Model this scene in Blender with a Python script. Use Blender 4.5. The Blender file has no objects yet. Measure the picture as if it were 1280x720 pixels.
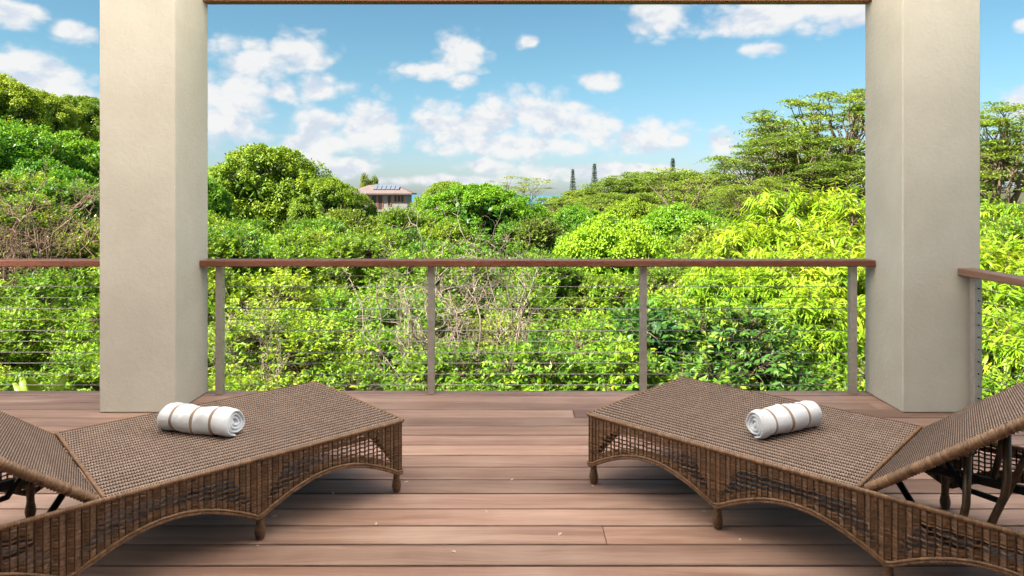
import bpy, math, random
import numpy as np
from mathutils import Vector

R = math.radians
sc = bpy.context.scene
COL = sc.collection

# ------------------------------------------------------------------ camera
F = 24.0 / 36.0 * 1280          # focal length in photo pixels
EYE = 1.35                      # eye height above the deck (m)
VX, VY = 650.0, 243.0           # vanishing point / horizon in photo pixels
cam = bpy.data.cameras.new('camera')
cam.lens = 24.0
cam.sensor_width = 36.0
cam.shift_x = (640 - VX) / 1280
cam.shift_y = -(360 - VY) / 1280
cam.clip_start = 0.05
cam.clip_end = 90000
camo = bpy.data.objects.new('camera', cam)
COL.objects.link(camo)
camo.location = (0, 0, EYE)
camo.rotation_euler = (R(90), 0, 0)
sc.camera = camo

# ------------------------------------------------------------------ light
SUN_DIR = Vector((-0.68, -0.46, 0.82)).normalized()      # towards the sun
SUN_EL = math.asin(SUN_DIR.z)
SUN_AZ = math.atan2(SUN_DIR.x, SUN_DIR.y)
sun = bpy.data.lights.new('sun', 'SUN')
sun.energy = 5.0
sun.angle = R(0.55)
sun.color = (1.0, 0.955, 0.88)
suno = bpy.data.objects.new('sun', sun)
COL.objects.link(suno)
suno.rotation_euler = SUN_DIR.to_track_quat('Z', 'Y').to_euler()
suno.location = (-20, -20, 40)
sc.view_settings.view_transform = 'Standard'
sc.view_settings.look = 'None'
sc.view_settings.exposure = 1.97
sc.view_settings.gamma = 1.0
sc.view_settings.use_curve_mapping = False
sc.cycles.use_denoising = True
sc.cycles.max_bounces = 8
sc.cycles.diffuse_bounces = 4
sc.cycles.glossy_bounces = 3
sc.cycles.transmission_bounces = 5
sc.cycles.transparent_max_bounces = 8
sc.cycles.sample_clamp_indirect = 6.0


class NT:
    """small node-tree helper"""
    def __init__(s, tree):
        s.t = tree
        s.n = tree.nodes
        s.l = tree.links

    def node(s, typ, **kw):
        nd = s.n.new(typ)
        for k, v in kw.items():
            setattr(nd, k, v)
        return nd

    def put(s, sock, v):
        if hasattr(v, 'is_linked'):
            s.l.new(v, sock)
        else:
            sock.default_value = v

    def math(s, op, a, b=None, c=None, clamp=False):
        nd = s.node('ShaderNodeMath', operation=op, use_clamp=clamp)
        s.put(nd.inputs[0], a)
        if b is not None:
            s.put(nd.inputs[1], b)
        if c is not None:
            s.put(nd.inputs[2], c)
        return nd.outputs[0]

    def vmath(s, op, a, b=None, c=None):
        nd = s.node('ShaderNodeVectorMath', operation=op)
        s.put(nd.inputs[0], a)
        if b is not None:
            s.put(nd.inputs[1], b)
        if c is not None:
            s.put(nd.inputs[2], c)
        return nd.outputs['Value'] if op in ('LENGTH', 'DOT_PRODUCT') else nd.outputs[0]

    def mix(s, f, a, b, blend='MIX'):
        nd = s.node('ShaderNodeMix', data_type='RGBA', blend_type=blend)
        s.put(nd.inputs[0], f)
        s.put(nd.inputs[6], a)
        s.put(nd.inputs[7], b)
        return nd.outputs[2]

    def noise(s, vec, scale, detail=4, rough=0.55, dist=0.0):
        nd = s.node('ShaderNodeTexNoise')
        s.put(nd.inputs['Vector'], vec)
        nd.inputs['Scale'].default_value = scale
        nd.inputs['Detail'].default_value = detail
        nd.inputs['Roughness'].default_value = rough
        nd.inputs['Distortion'].default_value = dist
        return nd.outputs['Fac']

    def ramp(s, v, lo, hi, a=0.0, b=1.0, smooth=True):
        nd = s.node('ShaderNodeMapRange', interpolation_type='SMOOTHSTEP' if smooth else 'LINEAR')
        s.put(nd.inputs['Value'], v)
        nd.inputs['From Min'].default_value = lo
        nd.inputs['From Max'].default_value = hi
        nd.inputs['To Min'].default_value = a
        nd.inputs['To Max'].default_value = b
        return nd.outputs[0]


# ------------------------------------------------------------------ world: sky with fair-weather cumulus all round
world = bpy.data.worlds.new('World')
sc.world = world
world.use_nodes = True
W = NT(world.node_tree)
W.n.clear()
SKY_STRENGTH = 0.05


def cloud_blobs():
    """azimuth, elevation (rad), half-widths; the ones the photograph shows and others like them all round"""
    def px(x, y, rx, ry):
        a = math.atan2(x - VX, F)
        k = math.cos(a)
        return (a, math.atan2(VY - y, F) if False else math.atan((VY - y) / F * k), rx / F * k * k, ry / F * k)
    seen = [
        (60, 105, 70, 40), (20, 80, 40, 22), (0, 10, 70, 20), (95, 42, 32, 17),            # left bay
        (380, 62, 42, 26), (320, 75, 62, 26), (290, 118, 62, 40), (275, 150, 60, 28),
        (400, 112, 48, 20), (355, 118, 26, 16), (400, 155, 40, 30), (450, 160, 58, 34), (420, 180, 90, 16),
        (572, 72, 34, 26), (545, 88, 52, 13), (575, 100, 22, 12),
        (560, 158, 52, 36), (610, 150, 62, 28), (680, 150, 74, 40), (735, 158, 44, 34), (640, 182, 130, 20),
        (820, 172, 46, 24), (745, 103, 28, 15), (658, 52, 14, 10),
        (605, 208, 34, 13), (680, 218, 40, 13), (440, 208, 42, 16), (905, 180, 26, 22),
        (825, 14, 50, 28), (960, 22, 100, 26), (955, 60, 32, 12), (1050, 12, 90, 24),
        (1275, 128, 34, 26), (1290, 30, 26, 10), (560, 226, 110, 9), (780, 214, 120, 10), (1000, 200, 110, 12),
        (360, 200, 100, 14),
    ]
    return [px(*b) for b in seen]


g = bpy.data.node_groups.new('cloud_density', 'ShaderNodeTree')
g.interface.new_socket('Dir', in_out='INPUT', socket_type='NodeSocketVector')
g.interface.new_socket('Density', in_out='OUTPUT', socket_type='NodeSocketFloat')
G = NT(g)
gi = G.node('NodeGroupInput')
go = G.node('NodeGroupOutput')
dirv = gi.outputs[0]
sep = G.node('ShaderNodeSeparateXYZ')
G.l.new(dirv, sep.inputs[0])
az = G.math('ARCTAN2', sep.outputs[0], sep.outputs[1])
el = G.math('ARCSINE', sep.outputs[2])
cb = G.node('ShaderNodeCombineXYZ')
G.l.new(az, cb.inputs[0])
G.l.new(el, cb.inputs[1])
ae = cb.outputs[0]
acc = None
for (a0, e0, ra, re) in cloud_blobs():
    q = G.vmath('MULTIPLY_ADD', ae, (1 / ra, 1 / re, 0), (-a0 / ra, -e0 / re, 0))
    ln = G.vmath('LENGTH', q)
    if acc is None:
        acc = ln
    else:
        acc = G.math('MINIMUM', acc, ln)
# away from the photographed part of the sky the same cumulus go on at random
rand = G.math('MULTIPLY_ADD', G.noise(G.vmath('MULTIPLY', dirv, (1, 1, 2.2)), 4.2, 1, 0.5), -7.0, 5.0)
out_az = G.ramp(G.math('ABSOLUTE', az), R(44), R(52))
out_el = G.ramp(el, R(17.5), R(24))
acc = G.math('MINIMUM', acc, 3.0)
mxn = G.node('ShaderNodeMix', data_type='FLOAT')
G.put(mxn.inputs[0], G.math('MAXIMUM', out_az, out_el))
G.put(mxn.inputs[2], acc)
G.put(mxn.inputs[3], rand)
acc = mxn.outputs[0]
st = G.vmath('MULTIPLY', dirv, (1, 1, 1.5))
n1 = G.noise(st, 11.0, 5, 0.58, 0.2)
n2 = G.noise(st, 60.0, 4, 0.62, 0.1)
wn_ = G.node('ShaderNodeTexNoise')
G.l.new(st, wn_.inputs['Vector'])
wn_.inputs['Scale'].default_value = 30.0
wn_.inputs['Detail'].default_value = 2
vv_ = G.vmath('MULTIPLY_ADD', wn_.outputs['Color'], (0.03, 0.03, 0.03), st)
vo_ = G.node('ShaderNodeTexVoronoi', feature='F1')
G.l.new(vv_, vo_.inputs['Vector'])
vo_.inputs['Scale'].default_value = 34.0
puff = G.math('SUBTRACT', 0.42, vo_.outputs['Distance'])
nn = G.math('ADD', G.math('MULTIPLY', G.math('SUBTRACT', n1, 0.5), 1.9), G.math('MULTIPLY', G.math('SUBTRACT', n2, 0.5), 0.55))
nn = G.math('ADD', nn, G.math('MULTIPLY', puff, 0.8))
dens = G.math('ADD', G.math('SUBTRACT', 1.18, acc), nn)
G.l.new(dens, go.inputs[0])

tc = W.node('ShaderNodeTexCoord')
D0 = W.vmath('NORMALIZE', tc.outputs['Generated'])
sky = W.node('ShaderNodeTexSky', sky_type='NISHITA')
sky.sun_disc = False
sky.sun_elevation = SUN_EL
sky.sun_rotation = SUN_AZ
sky.altitude = 100
sky.air_density = 1.0
sky.dust_density = 0.7
sky.ozone_density = 0.6


def dgroup(v):
    nd = W.node('ShaderNodeGroup')
    nd.node_tree = g
    W.l.new(v, nd.inputs[0])
    return nd.outputs[0]


d1 = dgroup(D0)
sh0 = W.noise(W.vmath('MULTIPLY', D0, (1, 1, 1.5)), 15.0, 4, 0.6, 0.25)
D1 = W.vmath('ADD', D0, (-0.008, -0.004, 0.018))
sh1 = W.noise(W.vmath('MULTIPLY', D1, (1, 1, 1.5)), 15.0, 4, 0.6, 0.25)
cover = W.ramp(d1, -0.12, 0.72)
lit = W.math('MULTIPLY', W.ramp(W.math('SUBTRACT', sh0, sh1), -0.17, 0.05), W.ramp(d1, 0.0, 0.6, 0.6, 1.0))
ccol = W.mix(lit, (3.55, 3.85, 4.35, 1), (4.85, 4.8, 4.75, 1))
sepd = W.node('ShaderNodeSeparateXYZ')
W.l.new(D0, sepd.inputs[0])
tintc = W.mix(W.ramp(sepd.outputs[2], 0.0, 0.20), (0.53, 0.64, 0.82, 1), (0.50, 0.74, 0.75, 1))
skyc = W.mix(1.0, sky.outputs[0], tintc, 'MULTIPLY')
allc = W.mix(W.math('MULTIPLY', cover, 0.93), skyc, ccol)
bg = W.node('ShaderNodeBackground')
W.l.new(allc, bg.inputs[0])
bg.inputs[1].default_value = SKY_STRENGTH
wo = W.node('ShaderNodeOutputWorld')
W.l.new(bg.outputs[0], wo.inputs[0])


# ------------------------------------------------------------------ helpers
def ground_pt(px, py, z=0.0):
    d = F * (EYE - z) / (py - VY)
    return ((px - VX) / F * d, d, z)


def at(px, py, d):
    return ((px - VX) / F * d, d, EYE - (py - VY) / F * d)


def tag(o, label=None, cat=None, group=None, kind=None):
    if label:
        o['label'] = label
    if cat:
        o['category'] = cat
    if group:
        o['group'] = group
    if kind:
        o['kind'] = kind
    return o


def empty(name, loc=(0, 0, 0), rz=0.0):
    o = bpy.data.objects.new(name, None)
    COL.objects.link(o)
    o.location = loc
    o.rotation_euler = (0, 0, rz)
    o.empty_display_size = 0.2
    return o


def link(name, me, mat=None, parent=None):
    o = bpy.data.objects.new(name, me)
    COL.objects.link(o)
    if mat is not None and not me.materials:
        me.materials.append(mat)
    o.parent = parent
    return o


def np_mesh(name, V, Fc, tint=None, smooth=False):
    """V (n,3), Fc (m,k) with k = 3 or 4"""
    V = np.ascontiguousarray(V, dtype=np.float32)
    Fc = np.ascontiguousarray(Fc, dtype=np.int32)
    me = bpy.data.meshes.new(name)
    m, k = Fc.shape
    me.vertices.add(len(V))
    me.vertices.foreach_set('co', V.ravel())
    me.loops.add(m * k)
    me.loops.foreach_set('vertex_index', Fc.ravel())
    me.polygons.add(m)
    me.polygons.foreach_set('loop_start', np.arange(0, m * k, k, dtype=np.int32))
    me.polygons.foreach_set('loop_total', np.full(m, k, dtype=np.int32))
    if smooth:
        me.polygons.foreach_set('use_smooth', np.ones(m, dtype=bool))
    if tint is not None:
        at_ = me.attributes.new('tint', 'FLOAT', 'POINT')
        at_.data.foreach_set('value', np.ascontiguousarray(tint, dtype=np.float32))
    me.update()
    return me


class MB:
    """collects boxes, tubes, lathes into one mesh"""
    def __init__(s):
        s.v = []
        s.f = []
        s.sm = []

    def add(s, vs, fs, smooth=False):
        o = len(s.v)
        s.v += [tuple(v) for v in vs]
        for f in fs:
            s.f.append(tuple(i + o for i in f))
            s.sm.append(smooth)

    def box(s, x0, x1, y0, y1, z0, z1, b=0.0):
        if b <= 0:
            vs = [(x, y, z) for z in (z0, z1) for y in (y0, y1) for x in (x0, x1)]
            s.add(vs, [(0, 2, 3, 1), (4, 5, 7, 6), (0, 1, 5, 4), (2, 6, 7, 3), (0, 4, 6, 2), (1, 3, 7, 5)])
            return
        vs = []
        c = [(x0, x1), (y0, y1), (z0, z1)]
        idx = {}
        for i in (0, 1):
            for j in (0, 1):
                for k in (0, 1):
                    p = [c[0][i], c[1][j], c[2][k]]
                    sg = [1 if i == 0 else -1, 1 if j == 0 else -1, 1 if k == 0 else -1]
                    for a in range(3):
                        q = [p[t] + (0 if t == a else sg[t] * b) for t in range(3)]
                        idx[(i, j, k, a)] = len(vs)
                        vs.append(q)
        fs = []
        for k in (0, 1):
            q = [idx[(i, j, k, 2)] for i, j in ((0, 0), (1, 0), (1, 1), (0, 1))]
            fs.append(q if k else q[::-1])
            q = [idx[(i, k, j, 1)] for i, j in ((0, 0), (0, 1), (1, 1), (1, 0))]
            fs.append(q if k else q[::-1])
            q = [idx[(k, i, j, 0)] for i, j in ((0, 0), (1, 0), (1, 1), (0, 1))]
            fs.append(q if k else q[::-1])
        for i in (0, 1):
            for j in (0, 1):
                fs.append([idx[(i, j, 0, 0)], idx[(i, j, 1, 0)], idx[(i, j, 1, 1)], idx[(i, j, 0, 1)]])
                fs.append([idx[(i, 0, j, 0)], idx[(i, 1, j, 0)], idx[(i, 1, j, 2)], idx[(i, 0, j, 2)]])
                fs.append([idx[(0, i, j, 1)], idx[(1, i, j, 1)], idx[(1, i, j, 2)], idx[(0, i, j, 2)]])
        for i in (0, 1):
            for j in (0, 1):
                for k in (0, 1):
                    fs.append([idx[(i, j, k, 0)], idx[(i, j, k, 1)], idx[(i, j, k, 2)]])
        s.add(vs, fs)

    def tube(s, pts, r, k=8, caps=True):
        pts = [Vector(p) for p in pts]
        n = len(pts)
        rr = r if hasattr(r, '__len__') else [r] * n
        vs = []
        prev = None
        for i, p in enumerate(pts):
            t = (pts[min(i + 1, n - 1)] - pts[max(i - 1, 0)]).normalized()
            if prev is None:
                ref = Vector((0, 0, 1)) if abs(t.z) < 0.9 else Vector((1, 0, 0))
                a = t.cross(ref).normalized()
            else:
                a = (prev - t * prev.dot(t)).normalized()
            prev = a
            b = t.cross(a)
            for j in range(k):
                w = 2 * math.pi * j / k
                vs.append(p + (a * math.cos(w) + b * math.sin(w)) * rr[i])
        fs = []
        for i in range(n - 1):
            for j in range(k):
                fs.append((i * k + j, i * k + (j + 1) % k, (i + 1) * k + (j + 1) % k, (i + 1) * k + j))
        if caps:
            fs.append(tuple(range(k))[::-1])
            fs.append(tuple((n - 1) * k + j for j in range(k)))
        s.add(vs, fs, True)

    def lathe(s, prof, c=(0, 0, 0), k=14):
        s.tube([(c[0], c[1], c[2] + z) for r_, z in prof], [r_ for r_, z in prof], k)

    def build(s, name, mat=None, parent=None, fix=True):
        me = bpy.data.meshes.new(name)
        me.from_pydata(s.v, [], s.f)
        me.polygons.foreach_set('use_smooth', s.sm)
        if fix:
            import bmesh
            bm = bmesh.new()
            bm.from_mesh(me)
            bmesh.ops.recalc_face_normals(bm, faces=bm.faces[:])
            bm.to_mesh(me)
            bm.free()
        me.update()
        return link(name, me, mat, parent)


def copy_tree(o, parent=None):
    c = o.copy()
    COL.objects.link(c)
    c.parent = parent
    for ch in list(o.children):
        copy_tree(ch, c)
    return c


# ------------------------------------------------------------------ materials
def mat(name):
    m = bpy.data.materials.new(name)
    m.use_nodes = True
    t = NT(m.node_tree)
    p = t.n['Principled BSDF']
    return m, t, p


def bump(t, p, h, strength=0.3, dist=0.01):
    b = t.node('ShaderNodeBump')
    b.inputs['Strength'].default_value = strength
    b.inputs['Distance'].default_value = dist
    t.put(b.inputs['Height'], h)
    t.l.new(b.outputs[0], p.inputs['Normal'])


def m_leaf(name, dark, mid, light, rough=0.45, transl=0.32, spec=0.35):
    m, t, p = mat(name)
    a = t.node('ShaderNodeAttribute', attribute_name='tint')
    oi = t.node('ShaderNodeObjectInfo')
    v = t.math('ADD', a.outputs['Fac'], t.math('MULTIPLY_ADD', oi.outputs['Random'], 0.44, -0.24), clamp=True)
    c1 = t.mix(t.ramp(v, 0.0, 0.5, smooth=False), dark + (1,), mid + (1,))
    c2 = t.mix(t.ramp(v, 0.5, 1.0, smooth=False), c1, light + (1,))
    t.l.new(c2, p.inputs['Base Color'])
    p.inputs['Roughness'].default_value = rough
    p.inputs['Specular IOR Level'].default_value = spec
    tr = t.node('ShaderNodeBsdfTranslucent')
    t.l.new(t.mix(1.0, c2, (1.35, 1.15, 0.5, 1), 'MULTIPLY'), tr.inputs[0])
    mx = t.node('ShaderNodeMixShader')
    mx.inputs[0].default_value = transl
    t.l.new(p.outputs[0], mx.inputs[1])
    t.l.new(tr.outputs[0], mx.inputs[2])
    t.l.new(mx.outputs[0], t.n['Material Output'].inputs[0])
    return m


def m_bark(name, a, b, scale=9.0):
    m, t, p = mat(name)
    tc_ = t.node('ShaderNodeTexCoord')
    n = t.noise(tc_.outputs['Object'], scale, 5, 0.65)
    t.l.new(t.mix(t.ramp(n, 0.3, 0.7), a + (1,), b + (1,)), p.inputs['Base Color'])
    p.inputs['Roughness'].default_value = 0.9
    p.inputs['Specular IOR Level'].default_value = 0.1
    return m


def m_plain(name, c, rough=0.6, metal=0.0, spec=0.4, var=0.12, scale=20.0, bmp=0.0):
    m, t, p = mat(name)
    tc_ = t.node('ShaderNodeTexCoord')
    n = t.noise(tc_.outputs['Object'], scale, 5, 0.6)
    lo = tuple(x * (1 - var) for x in c) + (1,)
    hi = tuple(min(1, x * (1 + var)) for x in c) + (1,)
    t.l.new(t.mix(t.ramp(n, 0.3, 0.7), lo, hi), p.inputs['Base Color'])
    t.l.new(t.ramp(n, 0.3, 0.7, rough * 0.9, min(1, rough * 1.1)), p.inputs['Roughness'])
    p.inputs['Metallic'].default_value = metal
    p.inputs['Specular IOR Level'].default_value = spec
    if bmp:
        bump(t, p, n, bmp, 0.004)
    return m


# deck timber
def m_timber(name, c0, c1, c2, axis=0, rough=0.55):
    m, t, p = mat(name)
    tc_ = t.node('ShaderNodeTexCoord')
    oi = t.node('ShaderNodeObjectInfo')
    rv = t.node('ShaderNodeCombineXYZ')
    t.l.new(t.math('MULTIPLY', oi.outputs['Random'], 37.0), rv.inputs[0])
    t.l.new(t.math('MULTIPLY', oi.outputs['Random'], 91.0), rv.inputs[1])
    t.l.new(t.math('MULTIPLY', oi.outputs['Random'], 13.0), rv.inputs[2])
    v = t.vmath('ADD', tc_.outputs['Object'], rv.outputs[0])
    sg = [14.0, 14.0, 14.0]
    sg[axis] = 0.8
    sf = [130.0, 130.0, 130.0]
    sf[axis] = 2.6
    warp = t.noise(t.vmath('MULTIPLY', v, (1.6, 5, 5) if axis == 0 else (5, 1.6, 5)), 1.0, 3, 0.5)
    wv = t.node('ShaderNodeCombineXYZ')
    t.l.new(t.math('MULTIPLY', warp, 0.10), wv.inputs[1 if axis == 0 else 0])
    vw = t.vmath('ADD', v, wv.outputs[0])
    g1 = t.noise(t.vmath('MULTIPLY', vw, tuple(sg)), 1.0, 6, 0.62, 0.6)
    g2 = t.noise(t.vmath('MULTIPLY', vw, tuple(sf)), 1.0, 3, 0.6)
    big = t.noise(v, 1.1, 4, 0.6)
    c = t.mix(t.ramp(g1, 0.30, 0.70), c0 + (1,), c1 + (1,))
    c = t.mix(t.math('MULTIPLY', t.ramp(big, 0.42, 0.75), 0.65), c, c2 + (1,))
    c = t.mix(t.math('MULTIPLY', t.ramp(g2, 0.50, 0.80), 0.42), c, tuple(x * 0.45 for x in c0) + (1,))
    # scuffs
    sc_ = t.noise(t.vmath('MULTIPLY', v, (3, 22, 3) if axis == 0 else (22, 3, 3)), 1.4, 6, 0.75, 1.2)
    c = t.mix(t.math('MULTIPLY', t.ramp(sc_, 0.62, 0.80), 0.35), c, tuple(min(1, x * 1.5 + 0.06) for x in c2) + (1,))
    tone = t.math('MULTIPLY_ADD', oi.outputs['Random'], 0.55, 0.70)
    hv = t.node('ShaderNodeHueSaturation')
    t.l.new(tone, hv.inputs['Value'])
    t.l.new(c, hv.inputs['Color'])
    t.l.new(hv.outputs[0], p.inputs['Base Color'])
    t.l.new(t.ramp(big, 0.3, 0.7, rough - 0.12, rough + 0.12), p.inputs['Roughness'])
    p.inputs['Specular IOR Level'].default_value = 0.35
    bump(t, p, t.math('ADD', g2, t.math('MULTIPLY', g1, 0.6)), 0.25, 0.002)
    return m


M = {}
M['deck'] = m_timber('deck_timber', (0.22, 0.122, 0.088), (0.375, 0.238, 0.183), (0.44, 0.315, 0.26))
M['rail_wood'] = m_timber('rail_timber', (0.16, 0.055, 0.03), (0.23, 0.085, 0.05), (0.27, 0.12, 0.075), rough=0.4)
M['rail_wood_side'] = m_timber('rail_timber_side', (0.24, 0.13, 0.09), (0.33, 0.19, 0.14), (0.38, 0.25, 0.19), axis=1, rough=0.5)
M['joist'] = m_plain('joist_dark', (0.018, 0.011, 0.008), 0.9)  # near-black; under the boards it stands in for shade in the gaps
M['steel'] = m_plain('post_steel', (0.44, 0.41, 0.38), 0.42, 0.55, 0.5, 0.10, 30)
M['cable'] = m_plain('cable_steel', (0.50, 0.48, 0.45), 0.32, 0.9, 0.5, 0.1, 60)
M['beam'] = m_timber('beam_timber', (0.16, 0.055, 0.03), (0.23, 0.085, 0.05), (0.27, 0.12, 0.075))

m, t, p = mat('stucco')
tc_ = t.node('ShaderNodeTexCoord')
n1_ = t.noise(tc_.outputs['Object'], 2.2, 5, 0.6)
n2_ = t.noise(tc_.outputs['Object'], 260, 4, 0.65)
n3_ = t.noise(t.vmath('MULTIPLY', tc_.outputs['Object'], (9, 9, 2)), 3.0, 5, 0.6)
c = t.mix(t.ramp(n1_, 0.32, 0.68), (0.485, 0.465, 0.405, 1), (0.545, 0.525, 0.465, 1))
c = t.mix(t.math('MULTIPLY', t.ramp(n3_, 0.55, 0.8), 0.2), c, (0.42, 0.37, 0.305, 1))
t.l.new(c, p.inputs['Base Color'])
p.inputs['Roughness'].default_value = 0.92
p.inputs['Specular IOR Level'].default_value = 0.15
n4_ = t.noise(tc_.outputs['Object'], 38, 4, 0.6)
bump(t, p, t.math('ADD', t.math('MULTIPLY', n2_, 0.6), t.math('ADD', t.math('MULTIPLY', n4_, 1.6), n1_)), 0.38, 0.006)
M['stucco'] = m


def m_wicker(name, ca, cb_, cc, rough=0.5):
    m, t, p = mat(name)
    a = t.node('ShaderNodeAttribute', attribute_name='tint')
    tc_ = t.node('ShaderNodeTexCoord')
    n = t.noise(tc_.outputs['Object'], 9.0, 4, 0.6)
    n2 = t.noise(tc_.outputs['Object'], 240.0, 3, 0.6)
    v = t.math('ADD', a.outputs['Fac'], t.math('MULTIPLY_ADD', n, 0.5, -0.25), clamp=True)
    c = t.mix(t.ramp(v, 0.05, 0.5, smooth=False), ca + (1,), cb_ + (1,))
    c = t.mix(t.ramp(v, 0.5, 1.0, smooth=False), c, cc + (1,))
    c = t.mix(t.math('MULTIPLY', t.ramp(n2, 0.5, 0.75), 0.35), c, ca + (1,))
    t.l.new(c, p.inputs['Base Color'])
    p.inputs['Roughness'].default_value = rough
    p.inputs['Specular IOR Level'].default_value = 0.45
    return m


M['wicker'] = m_wicker('wicker_brown', (0.050, 0.026, 0.013), (0.185, 0.100, 0.050), (0.37, 0.225, 0.122))
M['wicker_top'] = m_wicker('wicker_seat', (0.10, 0.062, 0.045), (0.26, 0.18, 0.138), (0.42, 0.325, 0.27), 0.40)
M['wicker_back'] = m_wicker('wicker_gap_dark', (0.022, 0.014, 0.010), (0.035, 0.022, 0.015), (0.05, 0.03, 0.02), 0.8)  # near-black seen through the weave as shade in its gaps
M['wicker_dark'] = m_wicker('wicker_dark', (0.050, 0.030, 0.021), (0.075, 0.046, 0.032), (0.10, 0.06, 0.04), 0.6)  # dark brown standing in for shade between the ribs
M['tube_brown'] = m_plain('brown_tube', (0.15, 0.105, 0.065), 0.38, 0.5, 0.5, 0.15, 30)
M['tube_dark'] = m_plain('dark_tube', (0.030, 0.024, 0.020), 0.45, 0.2, 0.4, 0.2, 30)

m, t, p = mat('towel_cotton')
tc_ = t.node('ShaderNodeTexCoord')
sx = t.node('ShaderNodeSeparateXYZ')
t.l.new(tc_.outputs['Object'], sx.inputs[0])
wob = t.noise(tc_.outputs['Object'], 7, 2)
xx = t.math('ADD', sx.outputs[0], t.math('MULTIPLY_ADD', wob, 0.016, -0.008))
stripe = None
for cx in (-0.103, -0.004, 0.092):
    q = t.ramp(t.math('ABSOLUTE', t.math('SUBTRACT', xx, cx)), 0.0060, 0.0080, 1.0, 0.0)
    stripe = q if stripe is None else t.math('MAXIMUM', stripe, q)
nz = t.noise(tc_.outputs['Object'], 330, 3, 0.7)
nb = t.noise(tc_.outputs['Object'], 16, 4, 0.6)
c = t.mix(t.ramp(nz, 0.3, 0.7), (0.78, 0.83, 0.92, 1), (0.87, 0.90, 0.95, 1))
c = t.mix(t.math('MULTIPLY', stripe, 0.92), c, (0.31, 0.20, 0.125, 1))
t.l.new(c, p.inputs['Base Color'])
p.inputs['Roughness'].default_value = 0.95
p.inputs['Specular IOR Level'].default_value = 0.1
p.inputs['Sheen Weight'].default_value = 0.25
bump(t, p, t.math('ADD', nz, t.math('MULTIPLY', nb, 1.6)), 0.7, 0.006)
M['towel'] = m

# translucent roof sheet, added out of view to light the deck
m, t, p = mat('added_light_roof')
tr = t.node('ShaderNodeBsdfTranslucent')
tr.inputs[0].default_value = (0.97, 0.93, 0.88, 1)
mx = t.node('ShaderNodeMixShader')
mx.inputs[0].default_value = 0.94
p.inputs['Base Color'].default_value = (0.85, 0.83, 0.78, 1)
p.inputs['Roughness'].default_value = 0.6
t.l.new(p.outputs[0], mx.inputs[1])
t.l.new(tr.outputs[0], mx.inputs[2])
t.l.new(mx.outputs[0], t.n['Material Output'].inputs[0])
M['daylight_sheet'] = m

# foliage: dark / mid / light (lit colour comes from the sun)
M['leaf_shrub'] = m_leaf('leaf_shrub', (0.060, 0.150, 0.010), (0.180, 0.335, 0.014), (0.39, 0.48, 0.026))
M['leaf_green'] = m_leaf('leaf_green', (0.040, 0.120, 0.012), (0.105, 0.270, 0.014), (0.22, 0.39, 0.022))
M['leaf_round'] = m_leaf('leaf_round', (0.055, 0.15, 0.010), (0.16, 0.34, 0.012), (0.31, 0.46, 0.02), 0.5, 0.28)
M['leaf_olive'] = m_leaf('leaf_olive', (0.065, 0.115, 0.014), (0.17, 0.26, 0.020), (0.34, 0.39, 0.036), 0.5, 0.28)
M['leaf_glossy'] = m_leaf('leaf_glossy', (0.028, 0.090, 0.018), (0.075, 0.190, 0.020), (0.28, 0.37, 0.026), 0.48, 0.28, 0.35)
M['leaf_bamboo'] = m_leaf('leaf_bamboo', (0.090, 0.20, 0.010), (0.225, 0.39, 0.014), (0.42, 0.50, 0.028), 0.45, 0.40)
M['leaf_mango'] = m_leaf('leaf_mango', (0.075, 0.150, 0.012), (0.190, 0.300, 0.016), (0.33, 0.41, 0.022), 0.55, 0.25)
M['leaf_albizia'] = m_leaf('leaf_albizia', (0.08, 0.145, 0.018), (0.175, 0.265, 0.024), (0.28, 0.35, 0.032), 0.6, 0.34)
M['leaf_pine'] = m_leaf('leaf_pine', (0.05, 0.08, 0.05), (0.08, 0.12, 0.075), (0.11, 0.15, 0.09), 0.7, 0.1)
M['leaf_dry'] = m_leaf('leaf_dry', (0.15, 0.085, 0.05), (0.24, 0.15, 0.10), (0.32, 0.24, 0.15), 0.8, 0.2, 0.1)
M['leaf_banana'] = m_leaf('leaf_banana', (0.14, 0.26, 0.015), (0.22, 0.34, 0.02), (0.30, 0.40, 0.03), 0.4, 0.4)
M['bark'] = m_bark('bark_pale', (0.10, 0.070, 0.045), (0.22, 0.165, 0.115))
M['bark_dark'] = m_bark('bark_dark', (0.07, 0.05, 0.035), (0.16, 0.12, 0.085))
M['bark_grey'] = m_bark('bark_grey', (0.15, 0.11, 0.08), (0.34, 0.27, 0.205))
M['bark_red'] = m_bark('bark_red', (0.15, 0.085, 0.06), (0.29, 0.19, 0.14))

# ------------------------------------------------------------------ terrain, sea


def terrain_h(x, y):
    x = np.asarray(x, float)
    y = np.asarray(y, float)
    def ss(a, b, v):
        q = np.clip((v - a) / (b - a), 0, 1)
        return q * q * (3 - 2 * q)
    z = -2.1 - 5.0 * ss(5, 34, y) + 3.0 * ss(60, 130, y)
    z = z + np.clip(-x - 5.5, 0, 40) * 0.34 * ss(8, 26, y) * (1 - 0.85 * ss(45, 90, y))
    z = z + np.clip(x - 14, 0, 60) * 0.10 * ss(20, 50, y)
    z = z + 2 * ss(140, 260, y) * ss(20, 70, x)
    z = z - 38 * ss(300, 520, y + np.abs(x) * 0.2)
    z = z + 0.35 * np.sin(x * 0.31 + y * 0.17) * ss(6, 20, y)
    return z


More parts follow.
